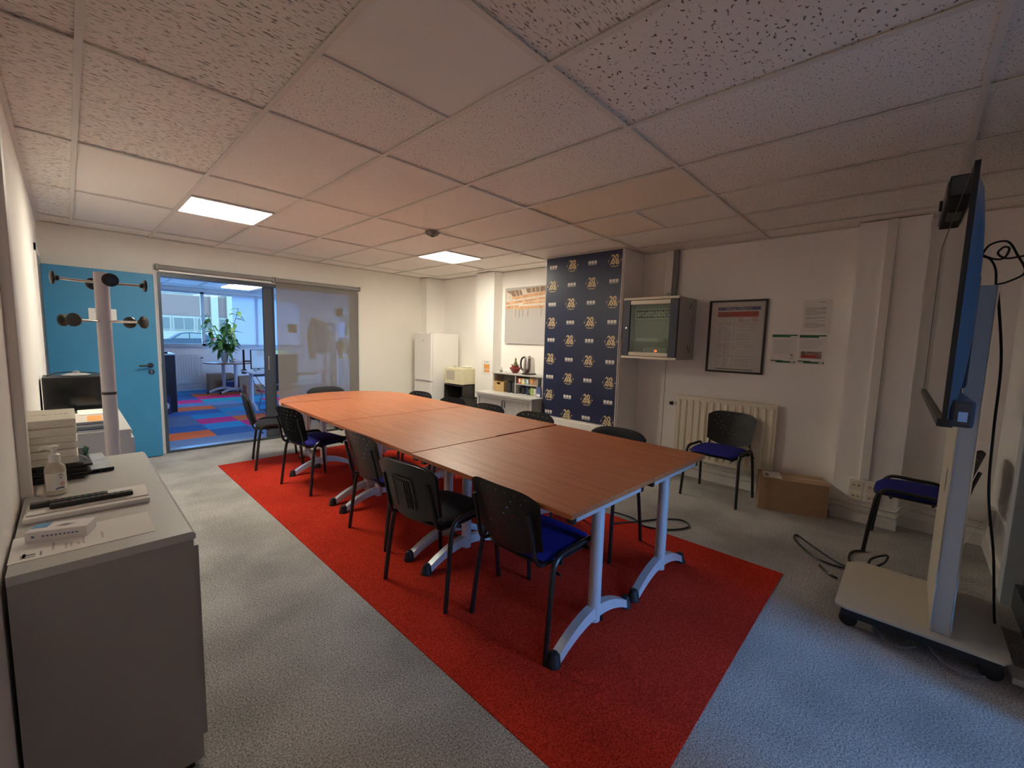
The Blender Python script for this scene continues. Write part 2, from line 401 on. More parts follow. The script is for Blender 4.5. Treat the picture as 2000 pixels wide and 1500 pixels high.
# ceiling
ceil = struct('ceiling', B(XL-.2, XR+.2, YF-.25, YB+.14, H+.06, H+.14), wall_m)
GX = [.0863+.6*i for i in range(8)]; GY = [2.2848+1.2*j for j in range(-2, 4)]
XS = [XL]+GX+[XR]; YS = [YF]+GY+[YB]
tile_cache = {}
def ctile(x0, x1, y0, y1, m, dz=0):
    w, d = round(x1-x0, 3), round(y1-y0, 3); key = (w, d, m.name)
    if key not in tile_cache:
        tile_cache[key] = to_mesh('ceiling_tile', B(-w/2+.001, w/2-.001, -d/2+.001, d/2-.001, 0, .014), m)
    inst('ceiling_tile', tile_cache[key], ceil, ((x0+x1)/2, (y0+y1)/2, H+.011+dz))
LIGHTS = {(2, 4): 1, (6, 4): 1}      # (xi, yi) cell indices in XS/YS whose far half holds a LED panel
rnd = random.Random(3)
for xi in range(len(XS)-1):
    for yi in range(len(YS)-1):
        x0, x1, y0, y1 = XS[xi], XS[xi+1], YS[yi], YS[yi+1]
        if xi <= 2: m = tm_fis
        elif yi <= 2: m = tm_dot
        else: m = tm_fine
        if xi == 1 and yi >= 4: m = tm_plain
        if xi == 2 and yi >= 3: m = tm_fine
        if (xi, yi) in ((5, 2),): m = tm_yel
        if (xi, yi) == (3, 1): m = tm_hole
        ym = (y0+y1)/2
        if (xi, yi) in LIGHTS: ctile(x0, x1, y0, ym, m if xi != 6 else tm_plain); continue
        if (xi, yi) == (2, 2):
            ctile(x0, x1, y0, ym, tm_plain, -.003); ctile(x0, x1, ym, y1, tm_dot); continue
        if (xi, yi) == (6, 2):
            ctile(x0, x1, y0, ym, tm_fine); ctile(x0, x1, ym, y1, tm_yel); continue
        ctile(x0, x1, y0, y1, m, rnd.choice((0, 0, .003)))
barx = {}
for x in GX: obj('grid_bar', B(x-.012, x+.012, YF, YB, H, H+.004), tilegrey, ceil)
for y in GY:
    for k in range(len(XS)-1):
        w = round(XS[k+1]-XS[k], 3)
        if w not in barx: barx[w] = to_mesh('grid_bar', B(-w/2+.012, w/2-.012, -.012, .012, 0, .004), tilegrey)
        inst('grid_bar', barx[w], ceil, ((XS[k]+XS[k+1])/2, y, H))
for (xi, yf) in ((2, 2.2848-.6), (6, 2.2848-.6), (2, 4.0848), (6, 4.0848)):
    inst('grid_bar', barx[.6], ceil, ((XS[xi]+XS[xi+1])/2, yf, H))
bm = nb()
for a in ((XL, XL+.02, YF, YB), (XR-.02, XR, YF, 2.34), (XR-.02, XR, 3.42, YB), (XL, XR, YB-.02, YB), (4.137, 4.157, 2.34, 3.42)): box(bm, *a, H-.002, H+.004)
obj('edge_trim', bm, tilegrey, ceil)
for k, (xi, txt) in enumerate(((2, 'bright LED ceiling panel above the blue door side of the room'), (6, 'bright LED ceiling panel nearest the navy banner'))):
    x0, x1 = XS[xi], XS[xi+1]
    t = thing('ceiling_light', txt, 'light', ((x0+x1)/2, 4.385, H), 0, 'LED ceiling panels in the meeting room')
    bm = nb()
    for a in ((x0+.012, x0+.022, 4.097, 4.673), (x1-.022, x1-.012, 4.097, 4.673), (x0+.022, x1-.022, 4.097, 4.107), (x0+.022, x1-.022, 4.663, 4.673)): box(bm, *a, H-.001, H+.02)
    obj('frame', bm, white_m, t); obj('back_tray', B(x0+.006, x1-.006, 4.09, 4.68, H+.010, H+.05), white_m, t)
    obj('diffuser', B(x0+.022, x1-.022, 4.107, 4.663, H+.004, H+.008), led_m, t)
t = thing('motion_sensor', 'small grey wedge-shaped detector on the ceiling grid', 'sensor', (2.476, 3.48, H))
lathe_p = lathe(nb(), [(.03, -.04), (.055, -.028), (.075, -.004), (.075, -.001)], (2.476, 3.48, H), 8)
obj('housing', lathe_p, sensor_m, t); obj('lens', lathe(nb(), [(.008, -.047), (.022, -.041), (.024, -.0395)], (2.476, 3.48, H), 10), rubber, t)

# red inlaid carpet
one('area_rug', B(1.035, 3.035, .472, 5.33, 0, .005), carpet_red, 'large rectangular red carpet under the conference table', 'carpet', base=(2.03, 2.9, 0))

# baseboards
struct('baseboard_right', B(4.595, XR, YF, 2.34, 0, .09), trim_m)
struct('baseboard_pilaster', B(4.44, 4.455, -.03, .40, 0, .075), trim_m)
struct('baseboard_front', B(3.72, XR, YF, YF+.015, 0, .09), trim_m)
struct('baseboard_back', B(3.09, 4.24, YB-.012, YB, 0, .07), trim_m)
# left wall trunking
struct('trim_4', box(box(nb(), XL, XL+.022, 2.46, 2.56, .0, H, bev=.004), XL, XL+.03, 2.30, 2.36, 0, H, bev=.006), trim_m)

# ------------------------------------------------------------------ blue door standing open along the back wall
d1 = tag(obj('door_1', B(-.138, .686, 6.165, 6.205, .008, 2.045, bev=.003), bluedoor), kind='structure')
hd = obj('door_handle', tube(nb(), cat([(.62, 6.165, 1.045), (.62, 6.12, 1.045), (.60, 6.11, 1.045), (.52, 6.11, 1.043)], 5), .010, 8), blackm, d1, True)
obj('handle_rose', cyl(nb(), (.62, 6.165, 1.045), (.62, 6.155, 1.045), .027, 20), blackm, hd, True)
lk = obj('lock_rose', cyl(nb(), (.625, 6.165, .972), (.625, 6.155, .972), .027, 20), blackm, d1, True)
bm = nb(); cyl(bm, (.625, 6.156, .977), (.625, 6.152, .977), .009, 12); box(bm, .621, .629, 6.152, 6.156, .955, .975); obj('keyhole', bm, chrome_m, lk)
sg = one('door_sign', B(.163, .372, 6.160, 6.164, 1.522, 1.642), paper_m, 'plain white paper sign on the blue door behind the coat stand', 'sign', base=(.27, 6.16, 1.58))
bm = nb()
for z in (1.615, 1.60): box(bm, .20, .33, 6.1592, 6.16, z, z+.004)
obj('printed_text', bm, inklight, sg)

# ------------------------------------------------------------------ glazed partition and sliding door to the office
d2 = struct('door_2', nb(), anthr)
bm = nb(); box(bm, .727, .757, YB-.02, YB+.10, 0, 2.085); box(bm, .757, 3.09, YB-.02, YB+.10, 2.045, 2.085); box(bm, .757, 3.06, YB-.02, YB+.10, 0, .03); box(bm, 3.06, 3.09, YB-.02, YB+.10, 0, 2.085)
obj('frame', bm, anthr, d2)
obj('white_surround', box(box(nb(), .700, .727, YB-.008, YB, 0, 2.10), .700, 3.09, YB-.006, YB, 2.086, 2.106), trim_m, d2)
sl = obj('sliding_panel', box(box(box(nb(), 1.80, 1.93, YB+.02, YB+.06, .035, 2.04), 1.93, 3.05, YB+.02, YB+.06, .035, .12), 2.98, 3.05, YB+.02, YB+.06, .12, 2.04), anthr, d2)
obj('pull_handle', box(box(nb(), 1.832, 1.85, YB+.008, YB+.02, .945, 1.13, bev=.004), 1.837, 1.845, YB+.004, YB+.012, 1.0, 1.08), brushed, sl)
obj('pane', B(1.93, 2.98, YB+.036, YB+.042, .12, 2.04), glass_m, d2)
for x0, x1, lowered, lab in ((.715, 1.915, 0, 'grey roller blind rolled right up above the office doorway'), (1.925, 3.105, 1, 'grey see-through roller blind pulled down beside the office doorway')):
    t = thing('roller_blind', lab, 'blind', ((x0+x1)/2, YB-.04, 2.14), 0, 'grey roller blinds on the glazed partition')
    obj('tube', cyl(nb(), (x0+.02, YB-.045, 2.142), (x1-.02, YB-.045, 2.142), .028, 18), rolltube, t, True)
    for xx in (x0, x1-.02): obj('bracket', B(xx, xx+.02, YB-.075, YB, 2.112, 2.175, bev=.004), rolltube, t)
    if lowered:
        obj('fabric', B(x0+.015, x1-.03, YB-.034, YB-.033, .06, 2.142), blind_m, t)
        obj('bottom_bar', B(x0+.015, x1-.03, YB-.04, YB-.027, .035, .062, bev=.003), rolltube, t)
        obj('pull_chain', tube(nb(), [(x1-.012, YB-.05, 2.13), (x1-.012, YB-.05, .95)], .002, 6), trim_m, t)
    else:
        obj('bottom_bar', B(x0+.03, x1-.03, YB-.052, YB-.040, 2.092, 2.112, bev=.003), white_m, t)
        obj('pull_chain', tube(nb(), [(x0+.008, YB-.05, 2.13), (x0+.008, YB-.05, 1.05)], .002, 6), trim_m, t)

# ------------------------------------------------------------------ conference tables
def foot_arch(bm, cx, cy, half, z0=.035, z1=.125, w=.026, axis='x'):
    n = 12; pts = []
    for i in range(n+1):
        s = -1+2*i/n; pts.append((s*half, z0+(z1-z0)*(1-abs(s)**1.9)))
    prev = None
    rings = []
    for i, (x, z) in enumerate(pts):
        hh = .020+.008*(1-abs(x)/half)
        q = [(x, -w, z-hh), (x, w, z-hh), (x, w*.8, z+hh), (x, -w*.8, z+hh)]
        rings.append([bm.verts.new(Vector((cx+a, cy+b, c)) if axis == 'x' else Vector((cx+b, cy+a, c))) for a, b, c in q])
    for i in range(n):
        for k in range(4): bm.faces.new((rings[i][k], rings[i][(k+1) % 4], rings[i+1][(k+1) % 4], rings[i+1][k]))
    bm.faces.new(rings[0][::-1]); bm.faces.new(rings[-1])
    return bm
def make_table(label):
    t = thing('conference_table', label, 'table', (0, 0, 0), 0, 'rectangular tables of the conference block')
    obj('tabletop', B(-.35, .35, -.6, .6, .715, .74, bev=.002, seg=1), table_m, t, world=False)
    for s in (-1, 1):
        y = s*.50
        g = obj('leg', cyl(nb(), (0, y, .075), (0, y, .70), .031, 20), steel_m, t, True, world=False)
        obj('foot', foot_arch(nb(), 0, y, .285), steel_m, g, True, world=False)
        for e in (-1, 1): obj('foot_cap', lathe(nb(), [(.034, 0), (.036, .008), (.032, .02), (.020, .062), (.012, .066)], (e*.305, y, 0), 12), rubber, g, True, world=False)
        obj('knob', cyl(nb(), (.031, y, .63), (.055, y, .63), .010, 10), blackp, g, True, world=False)
        bar = obj('crossbar', B(-.29, .29, y+s*.055-.015, y+s*.055+.015, .675, .715, bev=.003), steel_m, t, world=False)
        for e in (-1, 1): obj('end_clip', B(e*.29-.012, e*.29+.012, y+s*.055-.017, y+s*.055+.017, .673, .71), blackp, bar, world=False)
    for s in (-1, 1): obj('side_rail', B(s*.26-.012, s*.26+.012, -.48, .48, .685, .713), steel_m, t, world=False)
    return t
A_ = math.radians(-1.4)
rows = [((1.715, 1.528), (2.41, 1.508)), ((1.752, 2.738), (2.45, 2.735)), ((1.783, 3.948), (2.483, 3.945))]
tl = [('cherry laminate table nearest the camera, blue-seat chair tucked under its left edge', 'cherry laminate table at the near right corner, pointing at the radiator'),
      ('middle cherry laminate table on the side of the red carpet border and coat stand', 'middle cherry laminate table on the banner side of the block'),
      ('cherry laminate table just before the rounded end, doorway side', 'cherry laminate table just before the rounded end, fridge side')]
tb0 = None
for (a, b), (la, lb) in zip(rows, tl):
    for (x, y), l in ((a, la), (b, lb)):
        if tb0 is None: tb0 = make_table(l); tb0.location = (x, y, 0); tb0.rotation_euler = (0, 0, A_)
        else: dup(tb0, (x, y, 0), A_, l)
t = thing('conference_table', 'half-round end piece of the cherry laminate conference table', 'table', (2.142, 4.552, 0), A_)
n = 40; poly = [(.705*math.cos(PI*i/n), .61*math.sin(PI*i/n)**1.0) for i in range(n+1)]
obj('tabletop', prism(nb(), poly, .715, .74), table_m, t, world=False)
n = 40; bm = nb()
rim = [(.707*math.cos(PI*i/n), .612*math.sin(PI*i/n)) for i in range(n+1)]
for i in range(n):
    a, b = rim[i], rim[i+1]
    bm.faces.new([bm.verts.new((a[0], a[1], .716)), bm.verts.new((b[0], b[1], .716)), bm.verts.new((b[0], b[1], .739)), bm.verts.new((a[0], a[1], .739))])
obj('edge_band', bm, trim_m, t, world=False)
for x in (-.36, .36):
    g = obj('leg', cyl(nb(), (x, .30, .075), (x, .30, .70), .031, 20), steel_m, t, True, world=False)
    obj('foot', foot_arch(nb(), x, .26, .24, axis='y'), steel_m, g, True, world=False)
    for e in (-1, 1): obj('foot_cap', lathe(nb(), [(.034, 0), (.036, .008), (.032, .02), (.020, .062), (.012, .066)], (x, .26+e*.25, 0), 12), rubber, g, True, world=False)
obj('crossbar', B(-.55, .55, .06, .09, .68, .715), steel_m, t, world=False)

# ------------------------------------------------------------------ chairs
def side_path(s):
    return cat([(-.225, s*.252, .0), (-.195, s*.243, .25), (-.172, s*.236, .40), (-.150, s*.234, .448), (-.105, s*.233, .470), (.0, s*.233, .472), (.115, s*.233, .474), (.160, s*.234, .455), (.182, s*.236, .405), (.200, s*.243, .25), (.222, s*.252, .0)], 5)
def back_xyz(u, v, fw_=0.0):
    """u -1..1 across, v 0..1 up: curved, leaning backrest"""
    au = abs(u)
    zb = .452 + .055*au**2.2; zt = .786 - .042*au**5 - .006*au**2
    z = zb+(zt-zb)*v
    y = u*(.205+.022*v)
    x = -.228 - (z-.455)*.24 + .032*au**2 + fw_
    return Vector((x, y, z))
def plastic_back():
    bm = nb(); NU, NV = 64, 46
    g = [[bm.verts.new(back_xyz(-1+2*i/NU, j/NV)) for i in range(NU+1)] for j in range(NV+1)]
    holes = set()
    for j in range(16, 42, 5):
        for i in range(9+(j//5 % 2)*4, NU-8, 8):
            if j > 24 or 14 < i < NU-15: holes.add((i, j))
    for j in range(NV):
        for i in range(NU):
            if (i, j) in holes: continue
            bm.faces.new((g[j][i], g[j][i+1], g[j+1][i+1], g[j+1][i]))
    bmesh.ops.solidify(bm, geom=bm.faces[:], thickness=.007)
    return bm
def pad_back(x_off, thick, shr=0):
    bm = nb(); NU, NV = 14, 12
    F = []; Bk = []
    for j in range(NV+1):
        fr = []; bk = []
        for i in range(NU+1):
            u = (-1+2*i/NU); v = j/NV
            e = max(abs(u), abs(2*v-1)); puff = thick*(1-e**6)**.5 if e < 1 else 0
            p = back_xyz(u*(1-shr), .5+(v-.5)*(1-shr))
            fr.append(bm.verts.new(p+Vector((x_off+puff, 0, 0)))); bk.append(bm.verts.new(p+Vector((x_off-.006, 0, 0))))
        F.append(fr); Bk.append(bk)
    for j in range(NV):
        for i in range(NU):
            bm.faces.new((F[j][i], F[j][i+1], F[j+1][i+1], F[j+1][i])); bm.faces.new((Bk[j][i+1], Bk[j][i], Bk[j+1][i], Bk[j+1][i+1]))
    for j in range(NV):
        bm.faces.new((F[j][0], F[j+1][0], Bk[j+1][0], Bk[j][0])); bm.faces.new((F[j+1][NU], F[j][NU], Bk[j][NU], Bk[j+1][NU]))
    for i in range(NU):
        bm.faces.new((F[0][i+1], F[0][i], Bk[0][i], Bk[0][i+1])); bm.faces.new((F[NV][i], F[NV][i+1], Bk[NV][i+1], Bk[NV][i]))
    return bm
def seat_bm(top, bot, grow=0):
    bm = nb(); NU, NV = 14, 14; T_ = []; Bt = []
    for j in range(NV+1):
        a = []; b = []
        for i in range(NU+1):
            u = -1+2*i/NU; v = -1+2*j/NV
            e = (abs(u)**5+abs(v)**5)**.2
            k = 1/max(1, (abs(u)**4+abs(v)**4)**.25)
            x = .005+v*k*(.208+grow); y = u*k*(.215+grow)
            drop = .012*max(0, v)**2 - .006*(1-u*u)*(1-v*v)
            z = top - drop - (top-bot)*.45*max(0, (e-.8)/.2)**2 if e > .8 else top-drop
            a.append(bm.verts.new((x, y, z))); b.append(bm.verts.new((x*.985, y*.985, bot)))
        T_.append(a); Bt.append(b)
    for j in range(NV):
        for i in range(NU):
            bm.faces.new((T_[j][i], T_[j][i+1], T_[j+1][i+1], T_[j+1][i])); bm.faces.new((Bt[j][i+1], Bt[j][i], Bt[j+1][i], Bt[j+1][i+1]))
    for j in range(NV):
        bm.faces.new((T_[j][0], T_[j+1][0], Bt[j+1][0], Bt[j][0])); bm.faces.new((T_[j+1][NU], T_[j][NU], Bt[j][NU], Bt[j+1][NU]))
    for i in range(NU):
        bm.faces.new((T_[0][i+1], T_[0][i], Bt[0][i], Bt[0][i+1])); bm.faces.new((T_[NV][i], T_[NV][i+1], Bt[NV][i+1], Bt[NV][i]))
    return bm
def make_chair(kind, label, loc, rz):
    t = thing('conference_chair', label, 'chair', loc, rz, 'stackable conference chairs')
    obj('seat', seat_bm(.468, .440), bluefab if kind == 'blue' else blackfab, t, True, world=False)
    obj('seat_shell', seat_bm(.442, .425, .004), blackp, t, True, world=False)
    if kind == 'blue':
        obj('backrest', plastic_back(), blackp, t, True, world=False)
    else:
        bk = obj('backrest', pad_back(.0, .032), blackfab, t, True, world=False)
        obj('back_shell', pad_back(-.014, .006), blackp, bk, True, world=False)
        bm = nb()
        for y in (-.075, .07): box(bm, -.004, .0, y, y+.007, -.10, .08)
        box(bm, -.004, .0, -.075, .077, .08, .087); box(bm, -.004, .0, -.05, .055, .055, .06)
        for k in range(3): box(bm, -.004, 0, -.045+.018*k, -.04+.018*k, -.10, .055)
        bmesh.ops.rotate(bm, cent=(0, 0, 0), matrix=Matrix.Rotation(-math.atan(.24), 3, 'Y'), verts=bm.verts[:]); bmesh.ops.translate(bm, vec=(-.289, 0, .62), verts=bm.verts[:])
        obj('shell_rib', bm, blackp, bk, world=False)
    for s in (-1, 1):
        p = side_path(s); m_ = len(p)//2
        obj('leg', tube(nb(), p[:m_+1], .0128, 8), blackm, t, True, world=False)
        obj('leg', tube(nb(), p[m_:], .0128, 8), blackm, t, True, world=False)
        obj('back_support', tube(nb(), cat([(-.06, s*.19, .432), (-.16, s*.19, .430), (-.215, s*.188, .440), (-.240, s*.185, .49), (-.258, s*.182, .58), (-.285, s*.178, .69)], 5), .010, 8), blackm, t, True, world=False)
        obj('bracket', cyl(nb(), (-.12, s*.19, .43), (-.12, s*.245, .435), .009, 8), blackm, t, True, world=False); obj('bolt', cyl(nb(), (-.150, s*.232, .40), (-.150, s*.262, .40), .007, 8), blackm, t, True, world=False)
    for x in (-.10, .11): obj('cross_rail', cyl(nb(), (x, -.233, .425), (x, .233, .425), .010, 8), blackm, t, True, world=False)
    return t
R = math.radians
c_blue = make_chair('blue', 'blue-seat perforated black chair at the near table corner, closest to camera', (1.598, 1.308, 0), R(-1))
c_pad = make_chair('pad', 'all-black padded chair with ribbed back shell, tucked in on the near left side', (1.468, 1.932, 0), R(7))
chairs_blue = [
    ((1.60, 2.702, 0), R(1), 'perforated black chair half hidden behind the ribbed black padded chair'),
    ((1.588, 4.065, 0), R(9), 'blue-seat perforated black chair beside the rounded table end, left side'),
    ((4.195, 1.253, 0), R(177), 'blue-seat perforated black chair standing against the cream radiator'),
    ((4.06, -.10, 0), R(88), 'blue-seat chair partly hidden behind the TV stand column'),
    ((2.60, 2.44, 0), R(180), 'perforated chair back behind the table, in front of the navy banner'),
    ((2.60, 3.05, 0), R(182), 'perforated chair back behind the table, in front of the ribbed cupboard'),
    ((2.60, 3.63, 0), R(180), 'perforated chair back behind the table, in front of the black mini cabinet'),
    ((2.62, 4.27, 0), R(183), 'perforated chair back behind the table, in front of the white fridge'),
]
for loc, rz, l in chairs_blue: dup(c_blue, loc, rz, l)
for loc, rz, l in [((1.545, 5.08, 0), R(-12), 'all-black padded chair seen from the side, nearest the office doorway'),
                   ((2.56, 1.572, 0), R(181), 'all-black padded chair on the radiator side of the near table'),
                   ((2.19, 5.055, 0), R(-91), 'all-black padded chair at the rounded table end, facing the camera')]:
    dup(c_pad, loc, rz, l)

# ------------------------------------------------------------------ left side: two low cabinets and what stands on them
def low_cabinet(label, x0, x1, y0, y1, h, top_m, body_m):
    t = thing('low_cabinet', label, 'cabinet', ((x0+x1)/2, (y0+y1)/2, 0), 0, 'grey low cabinets along the left wall')
    obj('body', B(x0, x1-.006, y0+.004, y1-.004, .03, h-.026), body_m, t)
    obj('plinth', B(x0+.03, x1-.03, y0+.02, y1-.02, 0, .03), blackp, t)
    bm = nb(); prof = [(x0, h-.025), (x1-.004, h-.025), (x1, h-.021), (x1, h-.009), (x1-.009, h), (x0, h)]
    vs = [[bm.verts.new((px, y, pz)) for px, pz in prof] for y in (y0, y1)]
    nn = len(prof)
    for i in range(nn): bm.faces.new((vs[0][i], vs[0][(i+1) % nn], vs[1][(i+1) % nn], vs[1][i]))
    bm.faces.new(vs[0]); bm.faces.new(vs[1][::-1])
    obj('top', bm, top_m, t)
    for k in range(2):
        ya = y0+.03+k*((y1-y0)/2-.012); yb = ya+(y1-y0)/2-.035
        d = obj('door', B(x1-.006, x1+.010, ya, yb, .09, h-.06, bev=.002), body_m, t)
        yk = yb-.05 if k == 0 else ya+.05
        obj('knob', lathe(nb(), [(.006, 0), (.006, .012), (.011, .016), (.011, .022), (.008, .025)], (0, 0, 0), 12), chrome_m, d, True, world=False).location = Vector((x1+.010, yk, h-.12)) - root_off(t)
        d.children[0].rotation_euler = (0, PI/2, 0)
    return t
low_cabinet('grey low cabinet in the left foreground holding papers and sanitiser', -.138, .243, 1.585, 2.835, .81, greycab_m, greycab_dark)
low_cabinet('grey low cabinet behind the coat stand, next to the blue door', -.135, .250, 3.54, 4.66, .81, greycab_m, greycab_m)

# foam pads on a pile of black folders
z = .81
for k in range(7):
    dx, dy, rz = rnd.uniform(-.006, .008), rnd.uniform(-.01, .01), rnd.uniform(-.05, .05)
    t = one('folder', B(-.079, .079, -.155, .155, 0, .0085, bev=.0015, seg=1), blackp, ['lowest black folder under the foam pads', 'second black folder from the bottom, under the foam pads', 'third black folder from the bottom, under the foam pads', 'fourth black folder from the bottom, under the foam pads', 'fifth black folder from the bottom, under the foam pads', 'sixth black folder from the bottom, just below the top one', 'topmost black folder directly beneath the foam pads'][k], 'folder', 'black folders under the foam pads')
    t.location = (-.058+dx+.006*(k % 3), 2.62+dy, z); t.rotation_euler = (0, 0, rz)
    z += .0098
names = ['lowest cream foam pad of the stack', 'second cream foam pad from the bottom of the stack', 'third cream foam pad from the bottom of the stack', 'fourth cream foam pad from the bottom of the stack', 'cream foam pad just below the topmost one', 'topmost cream foam pad with faint pencilled writing']
hh = [.031, .029, .030, .030, .031, .034]
for k in range(6):
    t = one('foam_pad', B(-.073, .073, -.165, .165, 0, hh[k]-.001, bev=.005), foam_m, names[k], 'foam pad', 'cream foam pads')
    t.location = (-.070+rnd.uniform(-.003, .004)+.003*(k > 2), 2.64+rnd.uniform(-.008, .008), z); z += hh[k]
    if k == 5:
        me = text_mesh('mousse', .035, .0003); me.materials.append(inklight)
        o = inst('pencil_writing', me, None, (0, 0, 0)); o.parent = t; o.location = (.0, -.0, hh[k]-.0007)

# sanitiser pump bottle
t = thing('sanitiser_bottle', 'clear hand sanitiser bottle with white pump on the near cabinet', 'bottle', (-.058, 2.292, .81))
cx, cy = -.058, 2.292
obj('body', lathe(nb(), [(.024, .812), (.0285, .815), (.0285, .905), (.026, .918), (.013, .932), (.013, .938)], (cx, cy, 0), 24), gel_m, t, True)
obj('collar', lathe(nb(), [(.0165, .935), (.0165, .960), (.012, .963), (.007, .966), (.007, .978)], (cx, cy, 0), 20), white_m, t, True)
bm = lathe(nb(), [(.010, .976), (.010, .984), (.016, .988), (.014, .994), (.004, .997)], (cx, cy, 0), 18); tube(bm, [(cx, cy, .989), (cx-.028, cy+.012, .988), (cx-.034, cy+.015, .982)], .006, 8)
obj('pump_head', bm, white_m, t, True)
bm = nb(); seg = 12
for a0, a1, z0, z1 in ((-150, -30, .83, .895),):
    for k in range(seg):
        q = [(R(a0+(a1-a0)*(k+e)/seg), zz) for e, zz in ((0, z0), (1, z0), (1, z1), (0, z1))]
        bm.faces.new([bm.verts.new((cx+.0289*math.cos(a), cy+.0289*math.sin(a), zz)) for a, zz in q])
lb = obj('label', bm, paper_m, t)
bm = nb()
for a0, a1, z0, z1 in ((-75, -48, .886, .889), (-66, -58, .873, .879)):
    for k in range(3):
        q = [(R(a0+(a1-a0)*(k+e)/3), zz) for e, zz in ((0, z0), (1, z0), (1, z1), (0, z1))]
        bm.faces.new([bm.verts.new((cx+.0291*math.cos(a), cy+.0291*math.sin(a), zz)) for a, zz in q])
obj('printed_text', bm, ink_m, lb)
bm = nb()
for k in range(6):
    q = [(R(-92+8*(k+e)), .832+.004*math.sin((k+e)*.5)+dz) for e, dz in ((0, 0), (1, 0), (1, .006), (0, .006))]
    bm.faces.new([bm.verts.new((cx+.0291*math.cos(a), cy+.0291*math.sin(a), zz)) for a, zz in q])
obj('blue_mark', bm, bluink, lb)
bm = nb()
for k in range(10):
    a = 2*PI*k/10; b = 2*PI*(k+1)/10
    q = [(R(-54+13*math.cos(x_)*f), .852+.0065*math.sin(x_)*f) for x_, f in ((a, 1), (b, 1), (b, .65), (a, .65))]
    bm.faces.new([bm.verts.new((cx+.0291*math.cos(p), cy+.0291*math.sin(p), zz)) for p, zz in q])
obj('red_ring', bm, red_m, lb)

# white fold-up cards, notebook
t = one('card_stand', prism(nb(), [(-.022, 0), (.022, 0), (0, .048)], -.03, .03, ax='y'), paper_m, 'small white tent card beside the foam pads', 'card'); t.location = (.018, 2.60, .832); t.rotation_euler = (0, 0, .35)
t = one('leaflet', prism(nb(), [(0, 0), (.003, 0), (.026, .068), (.023, .068)], -.03, .03, ax='y'), greenink, 'dark green and white leaflet leaning on the foam pads', 'leaflet'); t.location = (.010, 2.675, .832); t.rotation_euler = (0, 0, .2)
t = thing('notebook', 'grey-blue spiral notebook with black binding on the near cabinet', 'notebook', (.048, 2.70, .81), R(4))
obj('cover', B(-.05, .05, -.17, .17, .004, .014), graynote, t, world=False)
for k in range(14): obj('spiral_coil', lathe(nb(), [(.007, -.0035), (.009, 0), (.007, .0035)], (0, 0, 0), 8), blackm, t, True, world=False).location = (-.047+.0073*k, -.172, .009)
for o in t.children:
    if o.name.startswith('spiral'): o.rotation_euler = (0, PI/2, 0)

# white folded paper bundle with two black remotes, small white box, printed sheet
t = thing('paper_bundle', 'white folded paper bundle carrying two black remotes', 'paper', (.026, 2.06, .81), R(-2))
obj('sheet', B(-.152, .152, -.085, .085, 0, .018, bev=.006), paper_m, t, world=False)
obj('sheet', B(-.145, .150, -.06, .088, .0185, .022, bev=.0012, seg=1), paper_m, t, world=False)
for (cx, cy, w, l, rz, lab) in ((-.022, 2.076, .185, .030, R(-2), 'grey-black remote bar lying at the back of the paper bundle'), (.032, 2.036, .205, .026, R(-1), 'black ridged remote bar lying at the front of the paper bundle')):
    t = thing('remote_bar', lab, 'remote', (cx, cy, .8325), rz, 'black remotes on the paper bundle')
    obj('body', B(-w/2, w/2, -l/2, l/2, 0, .016, bev=.004), blackp, t, world=False)
    for k in range(9): obj('button', B(-w*.3+k*.016, -w*.3+k*.016+.009, -.004, .004, .016, .0172), rubber, t, world=False)
t = thing('small_box', 'small white carton with blue corner on the printed sheet', 'box', (-.042, 1.815, .812), R(-20))
obj('carton', B(-.066, .066, -.034, .034, 0, .03, bev=.001, seg=1), mat('white_card', (.80, .77, .78), .5), t, world=False)
obj('blue_print', B(-.064, -.030, -.006, .033, .0301, .0305), mat('sky_ink', (.10, .33, .62), .6), t, world=False)
obj('picture', prism(nb(), [(-.012, -.004), (.012, -.008), (.03, .004), (.006, .008)], .0301, .0305), ink_m, t, world=False)
bm = nb(); box(bm, -.052, -.046, -.0345, -.034, .012, .018)
for k in range(9): box(bm, -.03+k*.009, -.025+k*.009, -.0344, -.034, .013, .017)
obj('printed_text', bm, bluink, t, world=False)
t = thing('printed_sheet', 'white printed sheet lying at the near end of the grey cabinet', 'paper', (.008, 1.765, .81), R(0))
obj('sheet', B(-.148, .148, -.100, .100, 0.0003, .0012), paper_m, t, world=False)
bm = nb()
for x, y0, y1 in ((-.07, -.06, .0), (-.045, -.07, -.03), (-.035, -.065, -.035), (-.02, -.06, -.045), (-.01, -.06, -.01), (.03, -.05, .0)): box(bm, x, x+.005, y0, y1, .0012, .0015)
for k in range(2): box(bm, -.124, -.118+.0, -.075, -.045, .0012, .0015)
obj('printed_text', bm, inklight, t, world=False)
bm = nb(); box(bm, -.128, -.100, -.066, -.056, .0012, .0015); box(bm, -.092, -.088, -.08, -.05, .0012, .0015); box(bm, -.128, -.10, -.079, -.074, .0012, .0015)
obj('printed_mark', bm, ink_m, t, world=False)
one('plug_tab', B(-.11, -.095, 2.30, 2.42, .81, .818, bev=.003), trim_m, 'small white plastic strip at the wall edge of the near cabinet', 'strip', base=(-.1, 2.36, .81))

